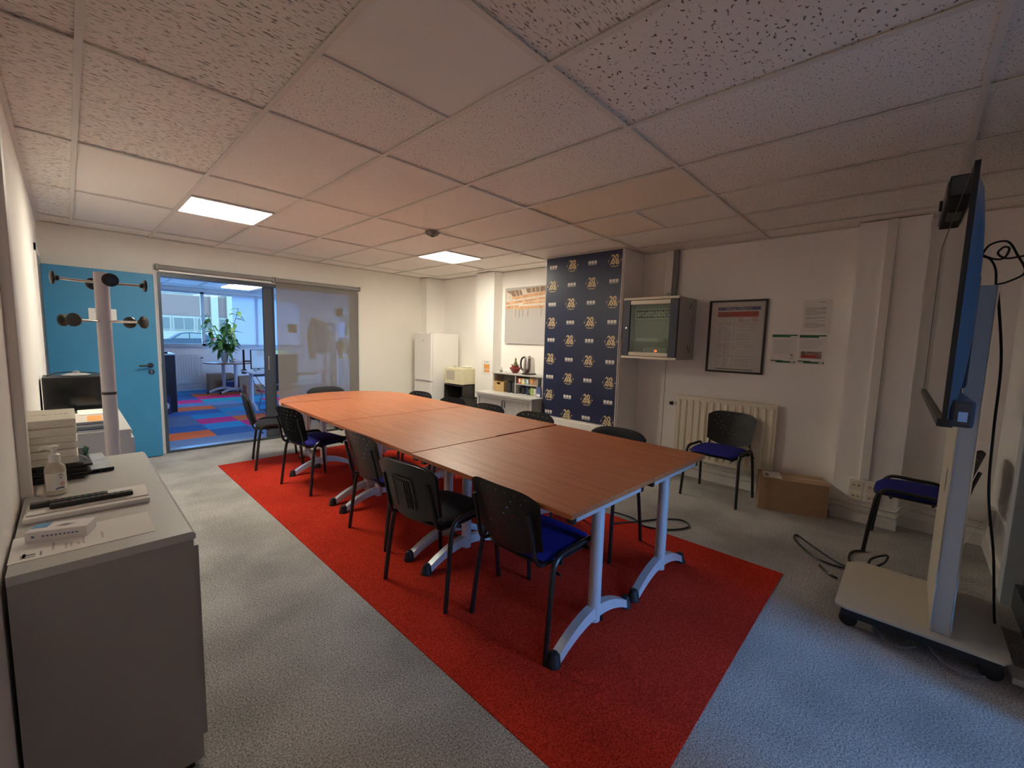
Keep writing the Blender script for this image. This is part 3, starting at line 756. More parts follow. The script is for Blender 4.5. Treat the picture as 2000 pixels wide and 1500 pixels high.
# coat stand
t = thing('coat_stand', 'pale grey pole coat stand with black knobs in front of the blue door', 'coat stand', (.139, 3.13, 0))
px, py = .139, 3.13
obj('base', lathe(nb(), [(.17, 0), (.17, .012), (.12, .028), (.04, .04), (.03, .06)], (px, py, 0), 28), greycab_m, t, True)
obj('pole', lathe(nb(), [(.030, .04), (.030, 1.085), (.030, 1.722), (.027, 1.726)], (px, py, 0), 24), mat('pale_lilac_grey', (.62, .58, .60), .45), t, True)
obj('joint_ring', lathe(nb(), [(.0305, 1.082), (.0315, 1.084), (.0315, 1.094), (.0305, 1.096)], (px, py, 0), 24), blackm, t, True)
def hook(a, z, length, rise):
    d = Vector((math.cos(a), math.sin(a), 0)); c = Vector((px, py, z))
    o = obj('hook_arm', tube(nb(), [c+d*.028, c+d*length+Vector((0, 0, rise))], .006, 8), chrome_m, t, True)
    e = c+d*length+Vector((0, 0, rise))
    k = obj('hook_knob', tube(nb(), [e-d*.012, e, e+d*.006, e+d*.014, e+d*.018], [.013, .015, .032, .033, .022], 18), blackp, o, True)
for k in range(4): hook(R(180+8+90*k), 1.672, .165, .004)
for k in range(4): hook(R(135+8+90*k), 1.472, .175, .0)

# black appliance, magazines on the far cabinet
t = thing('black_appliance', 'black box-shaped appliance on the far grey cabinet behind the coat stand', 'appliance', (.035, 4.40, .81))
obj('case', B(-.135, .205, 4.27, 4.55, .825, 1.09, bev=.004), blackp, t)
obj('front_panel', B(-.125, .195, 4.262, 4.27, .85, 1.08, bev=.002), mat('gloss_black', (.008, .008, .009), .12), t)
obj('trim_strip', B(-.125, .195, 4.258, 4.27, .836, .846), ink_m, t)
for x in (-.11, .18): obj('foot', cyl(nb(), (x, 4.30, .81), (x, 4.30, .826), .012, 10), rubber, t)
t = thing('conference_puck', 'grey speaker puck with a looped black cable on the black appliance', 'speaker', (.02, 4.38, 1.09))
obj('disc', lathe(nb(), [(.07, 1.091), (.075, 1.098), (.05, 1.108), (.02, 1.112), (.018, 1.122), (.008, 1.127)], (.03, 4.38, 0), 24), ink_m, t, True)
obj('cable', tube(nb(), cat([(-.11, 4.33, 1.097), (-.06, 4.42, 1.112), (.02, 4.46, 1.112), (.12, 4.44, 1.105), (.17, 4.36, 1.097)], 6), .004, 6), blackm, t, True)
z = .81
mags = [('navy', (.03, .05, .09), 'lowest magazine of the pile, dark blue cover'), ('green', (.10, .20, .10), 'green-edged magazine second from the bottom of the pile'), ('white', (.7, .68, .64), 'white-edged magazine third from the bottom of the pile'), ('green2', (.07, .15, .08), 'dark green magazine in the middle of the pile'), ('black', (.03, .03, .035), 'black magazine third from the top of the pile'), ('black2', (.04, .035, .035), 'black magazine second from the top of the pile'), ('pale', (.72, .66, .60), 'pale magazine with an orange panel on top of the pile')]
for k, (nm, col, lab) in enumerate(mags):
    t = thing('magazine', lab, 'magazine', (.070+rnd.uniform(-.01, .01), 3.80+rnd.uniform(-.02, .02), z), rnd.uniform(-.06, .06), 'magazines on the far cabinet')
    h_ = (.011, .008, .005, .009, .009, .006, .005)[k]
    obj('pages', B(-.070, .069, -.20, .20, .0008, h_-.0008), paper_m, t, world=False)
    bm = nb(); box(bm, -.071, .071, -.202, .202, h_-.0009, h_); box(bm, -.071, .071, -.202, .202, 0, .0009); box(bm, -.0715, -.069, -.202, .202, 0, h_)
    obj('cover', bm, mat('cover_'+nm, col, .4), t, world=False); z += h_+.0006
    if k == 6: obj('orange_panel', B(.0, .066, -.19, .05, h_, h_+.0003), orange_m, t, world=False)
one('envelope', B(.02, .15, 3.90, 4.14, z, z+.004), paper_m, 'white envelope on top of the magazine pile', 'envelope', base=(.08, 4.0, z))

# ------------------------------------------------------------------ back right corner: fridge, microwave, cupboard
t = thing('fridge', 'tall white fridge-freezer in the back corner', 'fridge', (4.28, 5.88, 0))
obj('body', B(4.03, 4.55, 5.625, 6.09, .03, 1.51, bev=.006), white_m, t)
ud = obj('door', B(3.985, 4.026, 5.625, 6.09, .735, 1.51, bev=.008), white_m, t)
ld = obj('door', B(3.985, 4.026, 5.625, 6.09, .05, .722, bev=.008), white_m, t)
obj('handle', B(3.970, 3.988, 5.645, 6.07, .735, .752, bev=.004), inklight, ud)
obj('badge', B(3.983, 3.986, 5.83, 5.865, 1.385, 1.395), ink_m, ud)
obj('hinge_cap', B(4.0, 4.03, 5.63, 5.66, 1.51, 1.518), greycab_m, t)
obj('plinth', B(4.06, 4.53, 5.64, 6.08, 0, .03), blackp, t)

t = thing('mini_cabinet', 'black open-fronted mini cabinet under the cream microwave', 'cabinet', (4.40, 5.31, 0))
bm = nb(); box(bm, 4.20, 4.56, 5.07, 5.085, 0, .70); box(bm, 4.20, 4.56, 5.535, 5.55, 0, .70); box(bm, 4.545, 4.56, 5.085, 5.535, 0, .70); box(bm, 4.20, 4.545, 5.085, 5.535, .685, .70); box(bm, 4.20, 4.545, 5.085, 5.535, 0, .04)
obj('carcass', bm, mat('brown_black_laminate', (.035, .028, .024), .45), t)
obj('shelf', B(4.21, 4.545, 5.085, 5.535, .33, .345), MATS['brown_black_laminate'], t)
t = thing('microwave', 'small aged cream microwave with two round dials', 'microwave', (4.38, 5.31, .70))
obj('case', B(4.225, 4.56, 5.08, 5.54, .715, .965, bev=.008), beigecase, t)
fp = obj('front_panel', B(4.205, 4.225, 5.08, 5.54, .712, .962, bev=.005), beigecase, t)
obj('window', B(4.2035, 4.206, 5.285, 5.50, .775, .925, bev=.001, seg=1), mat('microwave_window', (.50, .45, .36), .25), fp)
for zz in (.875, .80): obj('dial', cyl(nb(), (4.192, 5.165, zz), (4.206, 5.165, zz), .020, 18), beigecase, fp, True)
for y in (5.12, 5.5): obj('foot', cyl(nb(), (4.25, y, .70), (4.25, y, .716), .012, 10), rubber, t)
one('glass_bowl', lathe(nb(), [(.045, .966), (.075, .975), (.085, 1.0), (.082, 1.0), (.07, .98), (.04, .972)], (4.42, 5.24, 0), 24, cap=False), white_m, 'shallow white bowl on top of the microwave', 'bowl', base=(4.42, 5.24, .965), smooth=True)
one('shaker', lathe(nb(), [(.018, .966), (.02, .985), (.012, 1.003), (.004, 1.005)], (4.30, 5.40, 0), 14), inklight, 'tiny grey shaker on top of the microwave', 'shaker', base=(4.30, 5.40, .965), smooth=True)
t = thing('crate', 'low dark crate on the floor between mini cabinet and ribbed cupboard', 'crate', (4.25, 4.85, 0))
bm = nb(); box(bm, 4.12, 4.42, 4.66, 4.675, 0, .52); box(bm, 4.12, 4.42, 5.025, 5.04, 0, .52); box(bm, 4.12, 4.135, 4.675, 5.025, 0, .52); box(bm, 4.405, 4.42, 4.675, 5.025, 0, .52); box(bm, 4.135, 4.405, 4.675, 5.025, 0, .02)
obj('body', bm, MATS['brown_black_laminate'], t); obj('rim', box(box(nb(), 4.115, 4.14, 4.655, 5.045, .52, .535), 4.14, 4.425, 4.655, 4.675, .52, .535), blackp, t)

t = thing('ribbed_cupboard', 'pale grey cupboard with ribbed sliding shutters and dark handles', 'cupboard', (4.19, 3.96, 0))
obj('body', box(box(box(nb(), 3.985, 4.42, 3.44, 3.46, .0, .675), 3.985, 4.42, 4.46, 4.48, 0, .675), 4.03, 4.42, 3.46, 4.46, 0, .675), greycab_m, t)
obj('top', B(3.955, 4.43, 3.425, 4.495, .675, .70, bev=.004), greycab_m, t)
obj('front_frame', box(box(box(nb(), 3.975, 3.99, 3.46, 4.46, .635, .675), 3.975, 3.99, 3.44, 3.475, 0, .675), 3.975, 3.99, 4.445, 4.48, 0, .675), greycab_m, t)
for y0, y1, yh in ((3.475, 3.955, 3.935), (3.965, 4.445, 3.985)):
    bm = nb(); n = int((y1-y0)/.02)
    for k in range(n): box(bm, 3.990, 3.999, y0+k*.02, y0+k*.02+.0155, .03, .635)
    s_ = obj('shutter', bm, greycab_m, t); obj('shutter_backing', B(3.999, 4.004, y0, y1, .03, .635), ink_m, s_)
    obj('handle', tube(nb(), [(3.99, yh, .615), (3.978, yh, .60), (3.976, yh, .54), (3.99, yh, .525)], [.006, .010, .013, .006], 8), ink_m, s_, True)

t = thing('shelf_unit', 'small pale grey open shelf unit standing on the ribbed cupboard', 'shelf', (4.30, 3.92, .70))
for y in (3.46, 4.375): obj('side_panel', B(4.20, 4.42, y, y+.018, .70, .955), greycab_m, t)
obj('side_panel', B(4.20, 4.42, 3.545, 3.56, .70, .955), greycab_m, t)
obj('divider', B(4.20, 4.41, 3.94, 3.956, .70, .955), greycab_m, t)
obj('top', B(4.185, 4.43, 3.445, 4.405, .955, .975, bev=.003), greycab_m, t)
obj('shelf', B(4.205, 4.41, 3.56, 3.94, .832, .846), greycab_m, t)
obj('back_panel', B(4.41, 4.42, 3.478, 4.375, .70, .955), greycab_dark, t)
t = thing('wicker_basket', 'woven straw basket in the left bay of the shelf unit', 'basket', (4.30, 4.27, .70))
bm = nb(); box(bm, 4.195, 4.215, 4.165, 4.372, .702, .80); box(bm, 4.195, 4.215, 4.165, 4.235, .80, .835); box(bm, 4.195, 4.215, 4.302, 4.372, .80, .835); box(bm, 4.215, 4.39, 4.165, 4.18, .702, .835); box(bm, 4.215, 4.39, 4.357, 4.372, .702, .835); box(bm, 4.375, 4.39, 4.18, 4.357, .702, .835); box(bm, 4.215, 4.375, 4.18, 4.357, .702, .715)
obj('weave', bm, wick_m, t)
obj('rim', box(box(box(nb(), 4.19, 4.22, 4.16, 4.377, .835, .843), 4.22, 4.395, 4.16, 4.185, .835, .843), 4.22, 4.395, 4.352, 4.377, .835, .843), wick_m, t)
def jar(x, y, z0, r, h, m, lab, cat_, grp, nm='jar'):
    t = thing(nm, lab, cat_, (x, y, z0), 0, grp)
    obj('body', lathe(nb(), [(r*.85, z0+.001), (r, z0+.008), (r, z0+h*.78), (r*.8, z0+h*.86)], (x, y, 0), 18), m, t, True)
    obj('lid', lathe(nb(), [(r*.85, z0+h*.86), (r*.85, z0+h*.98), (r*.7, z0+h)], (x, y, 0), 18), blackp, t, True)
jar(4.25, 4.095, .70, .042, .165, darkglass, 'black lidded jar next to the straw basket', 'jar', 'black jars')
jar(4.25, 3.998, .70, .042, .165, darkglass, 'black lidded jar against the shelf divider', 'jar', 'black jars')
def mug(x, y, z0, r, h, m, lab):
    t = thing('mug', lab, 'mug', (x, y, z0), 0, 'mugs in the shelf unit')
    obj('body', lathe(nb(), [(r*.8, z0+.001), (r, z0+.01), (r, z0+h), (r*.92, z0+h), (r*.9, z0+.012), (.003, z0+.010)], (x, y, 0), 20, cap=False), m, t, True)
    obj('handle', tube(nb(), cat([(x-.2*r, y+r*.95, z0+h*.8), (x-.3*r, y+r*1.5, z0+h*.75), (x-.3*r, y+r*1.6, z0+h*.45), (x-.2*r, y+r*.95, z0+h*.22)], 5), .006, 8), m, t, True)
mug(4.29, 3.865, .70, .036, .095, darkglass, 'black mug on the lower right shelf next to the divider')
mug(4.27, 3.755, .70, .038, .10, bluemug, 'dark blue mug on the lower right shelf')
mug(4.25, 3.660, .70, .036, .105, greenmug, 'lime green mug on the lower right shelf')
mug(4.235, 3.588, .70, .037, .10, white_m, 'white mug at the right end of the lower shelf')
for y0, y1, m, lab in ((3.855, 3.915, red_m, 'red and white tea box on the upper small shelf'), (3.785, 3.850, yellow_m, 'yellow tea box on the upper small shelf'), (3.715, 3.78, teal_m, 'pale teal tea box on the upper small shelf')):
    t = thing('tea_box', lab, 'box', (4.26, (y0+y1)/2, .846), 0, 'tea boxes'); obj('carton', B(4.215, 4.33, y0, y1, .8465, .922, bev=.001, seg=1), m, t); obj('label', B(4.2142, 4.215, y0+.008, y1-.02, .865, .915), paper_m, t)
t = thing('cardboard_box', 'small brown cardboard box on the upper small shelf', 'box', (4.26, 3.635, .846)); obj('carton', B(4.21, 4.33, 3.575, 3.695, .8465, .942, bev=.001, seg=1), cardb, t); obj('label', B(4.2092, 4.21, 3.64, 3.685, .87, .92), orange_m, t)
t = thing('carton', 'blue and white carton standing at the right end of the cupboard', 'carton', (4.2, 3.50, .70)); obj('pack', B(4.17, 4.195, 3.47, 3.54, .7005, .835), bluink, t); obj('label', B(4.1692, 4.17, 3.475, 3.535, .71, .745), paper_m, t)
# kettle, bottle in red basket, salt pot on top
t = thing('kettle', 'brushed steel electric kettle with black handle on the shelf unit', 'kettle', (4.30, 3.79, .975))
kx, ky = 4.30, 3.79
obj('base', lathe(nb(), [(.10, .976), (.10, .988), (.085, .994)], (kx, ky, 0), 26), blackp, t, True)
obj('body', lathe(nb(), [(.080, .994), (.083, 1.0), (.078, 1.10), (.070, 1.185), (.066, 1.20), (.04, 1.212), (.01, 1.215)], (kx, ky, 0), 28), brushed, t, True)
obj('handle', tube(nb(), cat([(kx, ky+.066, 1.195), (kx, ky+.10, 1.205), (kx, ky+.14, 1.18), (kx, ky+.155, 1.12), (kx, ky+.14, 1.05), (kx, ky+.078, 1.01)], 6), .013, 10), blackp, t, True)
obj('lid_knob', cyl(nb(), (kx, ky, 1.213), (kx, ky, 1.226), .014, 12), blackp, t, True)
t = thing('gift_basket', 'small red wrapped basket with a bottle neck on the shelf unit', 'basket', (4.30, 4.05, .975))
obj('bowl', lathe(nb(), [(.03, .976), (.045, .985), (.085, 1.045), (.07, 1.06), (.04, 1.05)], (4.30, 4.05, 0), 9), redglass, t, True)
obj('bottle', lathe(nb(), [(.028, 1.03), (.03, 1.10), (.012, 1.14), (.010, 1.18), (.012, 1.185)], (4.30, 4.045, 0), 14), stem_m, t, True)
bm = nb()
for k in range(7): tube(bm, [(4.30+.02*math.cos(k), 4.05+.02*math.sin(k), 1.04), (4.30+.055*math.cos(k*.9), 4.05+.06*math.sin(k*.9), 1.085+.008*(k % 3))], [.016, .004], 6)
obj('wrapping', bm, redglass, t, True)
t = thing('salt_pot', 'small white and grey pot at the left end of the shelf unit', 'pot', (4.27, 4.30, .975)); obj('body', lathe(nb(), [(.02, .976), (.024, .99), (.014, 1.006)], (4.27, 4.30, 0), 14), ink_m, t, True); obj('cap', lathe(nb(), [(.016, 1.006), (.02, 1.03), (.018, 1.045)], (4.27, 4.30, 0), 14), white_m, t, True)
one('notice', B(4.428, 4.4295, 4.695, 4.885, .885, 1.115), paper_m, 'small notice with orange blocks on the pilaster beside the cupboard', 'notice', base=(4.43, 4.79, 1.0))
no = C.objects[-1]
bm = nb()
for z0, z1 in ((.93, .97), (.98, 1.055)): box(bm, 4.4272, 4.428, 4.715, 4.84, z0, z1)
obj('orange_block', bm, orange_m, no); obj('printed_text', box(nb(), 4.4272, 4.428, 4.74, 4.83, 1.082, 1.09), ink_m, no)

# wall print (timber frame photo)
t = thing('wall_print', 'large print of a timber building frame on the back right wall', 'poster', (4.60, 4.18, 1.40))
obj('panel', B(4.595, 4.608, 3.785, 4.572, 1.405, 2.212), corkgrey, t)
def strip(name, pts, m, x=4.5945):
    bm = nb(); vs = [bm.verts.new((x, y, z)) for y, z in pts]; bm.faces.new(vs)
    r = bmesh.ops.extrude_face_region(bm, geom=bm.faces[:]); bmesh.ops.translate(bm, vec=(-.0006, 0, 0), verts=[v for v in r['geom'] if isinstance(v, bmesh.types.BMVert)])
    return obj(name, bm, m, t)
timber = mat('timber_print', (.62, .36, .20), .8, var=.25, vscale=14); timber2 = mat('timber_dark_print', (.30, .20, .14), .8, var=.3, vscale=20); pale = mat('pale_print', (.66, .58, .50), .8, var=.1, vscale=10)
strip('printed_roof', [(4.545, 2.16), (3.79, 2.205), (3.79, 1.90), (4.555, 1.92)], pale, 4.5945)
for pts, m in (([(4.54, 2.165), (4.25, 2.175), (4.22, 2.10), (4.40, 2.08)], timber2), ([(4.16, 2.185), (3.79, 2.20), (3.79, 2.13), (4.12, 2.12)], timber2), ([(4.46, 2.08), (3.79, 2.125), (3.79, 2.08), (4.40, 2.04)], timber), ([(4.56, 2.00), (3.79, 2.05), (3.79, 2.02), (4.56, 1.965)], timber), ([(4.56, 1.945), (4.30, 1.95), (4.30, 1.90), (4.555, 1.90)], timber), ([(4.20, 1.985), (3.79, 2.0), (3.79, 1.975), (4.20, 1.96)], timber), ([(4.30, 1.93), (3.79, 1.935), (3.79, 1.90), (4.30, 1.89)], timber)):
    strip('printed_beam', pts, m, 4.5938)
for y, z0, z1 in ((4.39, 1.74, 2.08), (4.36, 1.78, 1.89), (4.28, 1.77, 1.89), (4.21, 1.78, 1.89), (4.11, 1.78, 1.89), (3.86, 1.78, 1.90)): strip('printed_post', [(y, z0), (y-.010, z0), (y-.010, z1), (y, z1)], timber2 if y < 4.385 else pale, 4.5932)
for k, pts in enumerate((((4.46, 2.13), (4.44, 2.04)), ((4.38, 2.17), (4.34, 2.07)), ((4.30, 2.17), (4.27, 2.08)), ((4.06, 2.19), (4.04, 2.12)), ((3.98, 2.19), (3.97, 2.12)), ((3.90, 2.2), (3.89, 2.12)))):
    (ya, za), (yb, zb) = pts; strip('printed_rafter', [(ya, za), (ya-.012, za), (yb-.012, zb), (yb, zb)], pale, 4.5929)
obj('bottom_batten', B(4.585, 4.608, 3.79, 4.56, 1.385, 1.405), greycab_m, t)

# ------------------------------------------------------------------ navy banner
t = thing('banner', 'tall navy banner with gold and white marks on the wall duct box', 'banner', (4.15, 2.88, .49))
obj('sheet', B(4.150, 4.1545, 2.355, 3.412, .495, 2.448), navy_m, t)
obj('curled_edge', tube(nb(), [(4.148, 2.357, .495), (4.148, 2.357, 2.445)], .006, 8), trim_m, t, True)
Mx = Matrix(((0, 0, -1, 0), (-1, 0, 0, 0), (0, 1, 0, 0), (0, 0, 0, 1)))      # text plane -> wall facing -X
bm = nb()
me20 = text_mesh('20', .088, bold=.003); me20.transform(Matrix.Translation((0, .028, 0))); bm.from_mesh(me20)
meA = text_mesh('ANS', .058, bold=.0025); meA.transform(Matrix.Translation((0, -.022, 0))); bm.from_mesh(meA)
for s in (-1, 1):
    for k in range(10):
        a0 = R(90+s*(25+k*13)); a1 = R(90+s*(25+(k+.4)*13))
        bm.faces.new([bm.verts.new((rr*math.cos(a), rr*math.sin(a)*1.08, .0004)) for a, rr in ((a0, .069), (a1, .069), (a1, .0725), (a0, .0725))])
box(bm, -.085, -.074, -.004, .008, 0, .0006); box(bm, .074, .085, -.004, .008, 0, .0006)
for k in range(6): box(bm, -.04+.014*k, -.03+.014*k, -.062-.006*math.cos((k-2.5)*.5), -.052-.006*math.cos((k-2.5)*.5), 0, .0006)
bm.transform(Mx); em_me = to_mesh('anniversary_emblem', bm, gold_m)
bm = nb()
for k in range(3):
    box(bm, -.056+.040*k, -.024+.040*k, -.008, .026, 0, .0006)
for k in range(12): box(bm, -.056+.0095*k, -.0495+.0095*k, -.020, -.014, 0, .0006)
bm.transform(Mx); sq_me = to_mesh('logo_squares', bm, mat('white_print', (.78, .76, .72), .6))
for r_, z in enumerate((2.333, 2.107, 1.885, 1.661, 1.447, 1.215, .985, .76, .540)):
    for c_, y in enumerate((3.308, 3.022, 2.742, 2.456)):
        if (r_+c_) % 2 == 0: inst('logo_squares', sq_me, t, (4.1497, y, z))
        else: inst('anniversary_emblem', em_me, t, (4.1497, y, z))
struct('trim_5', B(4.14, 4.157, 2.34, 3.42, .40, .47), trim_m)

# ------------------------------------------------------------------ wall-mounted network cabinet
t = thing('network_cabinet', 'wall-mounted network cabinet with a glass door and cream bars', 'cabinet', (4.38, 2.015, 1.28))
bm = nb(); box(bm, 4.17, 4.605, 1.712, 1.722, 1.30, 1.895); box(bm, 4.17, 4.605, 2.308, 2.318, 1.30, 1.895); box(bm, 4.16, 4.605, 1.71, 2.32, 1.895, 1.915); box(bm, 4.16, 4.605, 1.71, 2.32, 1.28, 1.30); box(bm, 4.595, 4.605, 1.722, 2.308, 1.30, 1.895)
obj('casing', bm, mat('rack_grey', (.44, .42, .40), .5), t)
obj('top_lip', B(4.145, 4.162, 1.712, 2.318, 1.893, 1.917, bev=.002), cream_m, t); obj('bottom_lip', B(4.145, 4.162, 1.712, 2.318, 1.278, 1.302, bev=.002), cream_m, t)
dr = obj('door', box(box(nb(), 4.142, 4.168, 1.715, 1.80, 1.303, 1.892, bev=.006), 4.142, 4.168, 2.235, 2.315, 1.303, 1.892, bev=.006), mat('navy_grey_door', (.035, .042, .075), .4), t)
obj('door_bar', B(4.146, 4.164, 1.80, 2.235, 1.845, 1.886, bev=.002), cream_m, dr); obj('door_bar', B(4.146, 4.164, 1.80, 2.235, 1.308, 1.345, bev=.002), cream_m, dr)
obj('glass', B(4.152, 4.157, 1.80, 2.235, 1.345, 1.845), rackglass, dr)
obj('lock', cyl(nb(), (4.136, 2.27, 1.60), (4.143, 2.27, 1.60), .009, 12), chrome_m, dr, True)
obj('mounting_plate', B(4.40, 4.41, 1.722, 2.308, 1.31, 1.89), interior, t)
for z in (1.765, 1.70):
    pp = obj('patch_panel', B(4.30, 4.40, 1.76, 2.26, z, z+.042), mat('panel_grey', (.78, .80, .72), .4) if z > 1.75 else MATS['panel_grey'], t)
    bm = nb()
    for k in range(16): box(bm, 4.2985, 4.30, 1.78+k*.0295, 1.80+k*.0295, z+.012, z+.030)
    obj('port', bm, rubber, pp)
pcols = [white_m, ink_m, yellow_m, white_m, teal_m, white_m, ink_m, white_m]
for k in range(8):
    y = 1.80+k*.055
    obj('patch_cable', tube(nb(), cat([(4.298, y, 1.785), (4.25, y-.01, 1.76), (4.24, y+.03, 1.725), (4.298, y+.045, 1.715)], 5), .004, 6), pcols[k], t, True)
obj('shelf', B(4.20, 4.40, 1.74, 2.28, 1.455, 1.460), interior, t)
obj('router', box(nb(), 4.24, 4.38, 1.95, 2.20, 1.461, 1.495, bev=.003), paper_m, t)
bm = nb()
for y, z in ((1.83, 1.60), (1.815, 1.60), (1.83, 1.515), (1.81, 1.515)): box(bm, 4.28, 4.31, y-.012, y+.008, z, z+.022)
obj('power_plug', bm, blackp, t)
obj('power_cable', tube(nb(), cat([(4.28, 1.80, 1.61), (4.26, 1.785, 1.57), (4.28, 1.80, 1.52)], 5), .005, 6), blackm, t, True)
pu = obj('power_unit', B(4.26, 4.38, 1.86, 2.10, 1.31, 1.40, bev=.003), interior, t)
obj('red_indicator', B(4.2585, 4.26, 1.965, 1.995, 1.352, 1.374), ledr, pu)
obj('black_wedge', prism(nb(), [(2.10, 1.312), (2.24, 1.312), (2.10, 1.385)], 4.22, 4.30, ax='x'), blackp, t)
for z0, z1, s in ((1.80, 1.865, -1), (1.36, 1.425, 1)):
    bm = nb(); vs = [bm.verts.new((x, 1.7112, z)) for x, z in ((4.43+s*.02, z0), (4.455+s*.02, z0), (4.455-s*.02, z1), (4.43-s*.02, z1))]; bm.faces.new(vs)
    obj('side_slot', bm, blackp, t)
obj('side_line', B(4.49, 4.495, 1.7105, 1.712, 1.32, 1.88), ink_m, t)
# cables and trunk above it
t = thing('conduit', 'vertical cable trunking rising from the network cabinet to the ceiling', 'trunking', (4.58, 1.97, 1.92))
obj('duct', B(4.575, 4.609, 1.985, 2.075, 1.917, H-.002, bev=.003), trim_m, t); obj('cable_bundle', tube(nb(), cat([(4.57, 1.945, H-.002), (4.575, 1.945, 2.2), (4.57, 1.95, 2.0), (4.56, 1.95, 1.918)], 5), .030, 10), ink_m, t, True)
obj('junction', B(4.55, 4.605, 1.96, 2.03, 1.917, 2.0, bev=.004), greycab_m, t)
obj('loose_cable', tube(nb(), cat([(4.55, 2.28, 1.922), (4.50, 2.20, 1.935), (4.53, 2.12, 1.925), (4.5, 2.02, 1.945), (4.54, 1.90, 1.93), (4.5, 1.80, 1.925)], 6), .007, 6), cardb, t, True)

# ------------------------------------------------------------------ framed notice and papers
t = thing('framed_notice', 'black-framed notice with blue and red headings above the radiator', 'frame', (4.60, 1.305, 1.16))
bm = nb(); box(bm, 4.588, 4.609, 1.038, 1.058, 1.165, 1.895); box(bm, 4.588, 4.609, 1.552, 1.572, 1.165, 1.895); box(bm, 4.588, 4.609, 1.058, 1.552, 1.165, 1.185); box(bm, 4.588, 4.609, 1.058, 1.552, 1.875, 1.895)
obj('frame', bm, blackp, t)
pg = obj('sheet', B(4.602, 4.606, 1.058, 1.552, 1.185, 1.875), paper_m, t)
def wallrects(name, rects, m, parent, x=4.6018):
    bm = nb()
    for y0, y1, z0, z1 in rects: box(bm, x-.0004, x, y0, y1, z0, z1)
    return obj(name, bm, m, parent)
wallrects('blue_heading', [(1.10, 1.49, 1.795, 1.825)], bluink, pg)
wallrects('red_heading', [(1.115, 1.487, 1.728, 1.780)], red_m, pg)
me = text_mesh('Affichage Obligatoire', .028, .0002); me.transform(Mx); me.materials.append(paper_m); inst('heading_lettering', me, pg, (4.6012, 1.295, 1.81))
rr = random.Random(5); L_ = []
for k in range(34):
    z = 1.69-k*.0142
    for y0, y1 in ((1.135, 1.30), (1.33, 1.40), (1.41, 1.475)):
        if rr.random() < .78: L_.append((y0+rr.uniform(0, .05), y1, z, z+.0045))
wallrects('printed_text', L_, inklight, pg)
wallrects('table_line', [(1.322, 1.324, 1.215, 1.72), (1.404, 1.406, 1.215, 1.72)] + [(1.12, 1.49, z, z+.0015) for z in (1.66, 1.60, 1.50, 1.42, 1.33)], ink_m, pg)
wallrects('footer_bar', [(1.13, 1.48, 1.198, 1.208)], ink_m, pg)
for y in (1.145, 1.27):
    bm = nb()
    for k in range(20):
        a, b = 2*PI*k/20, 2*PI*(k+1)/20
        bm.faces.new([bm.verts.new((4.6012, y+q*math.cos(x_), 1.70+q*math.sin(x_))) for x_, q in ((a, .020), (b, .020), (b, .0165), (a, .0165))])
    box(bm, 4.601, 4.6014, y-.012, y+.012, 1.698, 1.702)
    obj('no_smoking_ring', bm, red_m, pg)
obj('glazing', B(4.597, 4.5985, 1.058, 1.552, 1.185, 1.875), pictglass, t)
def sheet_thing(y0, y1, z0, z1, lab, kind):
    t = thing('wall_sheet', lab, 'paper', (4.609, (y0+y1)/2, z0), 0, 'A4 sheets on the right wall')
    s = obj('sheet', B(4.6072, 4.6088, y0, y1, z0, z1), paper_m, t); x = 4.607; rl = []
    if kind == 'letter':
        for k in range(20):
            z = z1-.075-k*.0092
            if k in (8, 12, 14): continue
            rl.append((y0+.035+rr.uniform(0, .08)*(k % 4 == 3), y1-.02, z, z+.003))
        rl.append((y0+.04, y0+.09, z1-.03, z1-.026))
        wallrects('printed_text', rl, ink_m, s, x)
    else:
        wallrects('green_header', [(y0+.0, y1, z1-.016, z1-.004), (y0+.055, y1, z1-.028, z1-.016)], greenink, s, x)
        wallrects('green_footer', [(y0, y1-.045, z0+.010, z0+.026), (y0+.1, y1, z0+.022, z0+.032)], greenink, s, x)
        for k in range(13 if kind == 'a' else 8):
            z = z1-.055-k*.0105; rl.append((y0+.02+rr.uniform(0, .06), y1-.015, z, z+.0025))
        wallrects('printed_text', rl, inklight, s, x)
        wallrects('page_mark', [(y0+.01, y0+.04, z0+.013, z0+.023)], paper_m, s, x-.0005)
        if kind == 'a': wallrects('small_icon', [(y0+.025, y0+.045, z0+.075, z0+.09), (y0+.02, y0+.05, z0+.05, z0+.056)], ink_m, s, x)
        else:
            wallrects('photo', [(y0+.025, y1-.02, z0+.055, z0+.118)], mat('photo_print', (.30, .22, .20), .6, var=.6, vscale=40), s, x)
            wallrects('photo_red', [(y0+.06, y1-.03, z0+.062, z0+.085)], red_m, s, x-.0005)
sheet_thing(.548, .758, 1.578, 1.872, 'plain typed letter taped high on the right wall', 'letter')
sheet_thing(.780, .982, 1.284, 1.560, 'green-bordered text sheet beside the black frame', 'a')
sheet_thing(.562, .764, 1.288, 1.558, 'green-bordered sheet with a small red photo, below the typed letter', 'b')

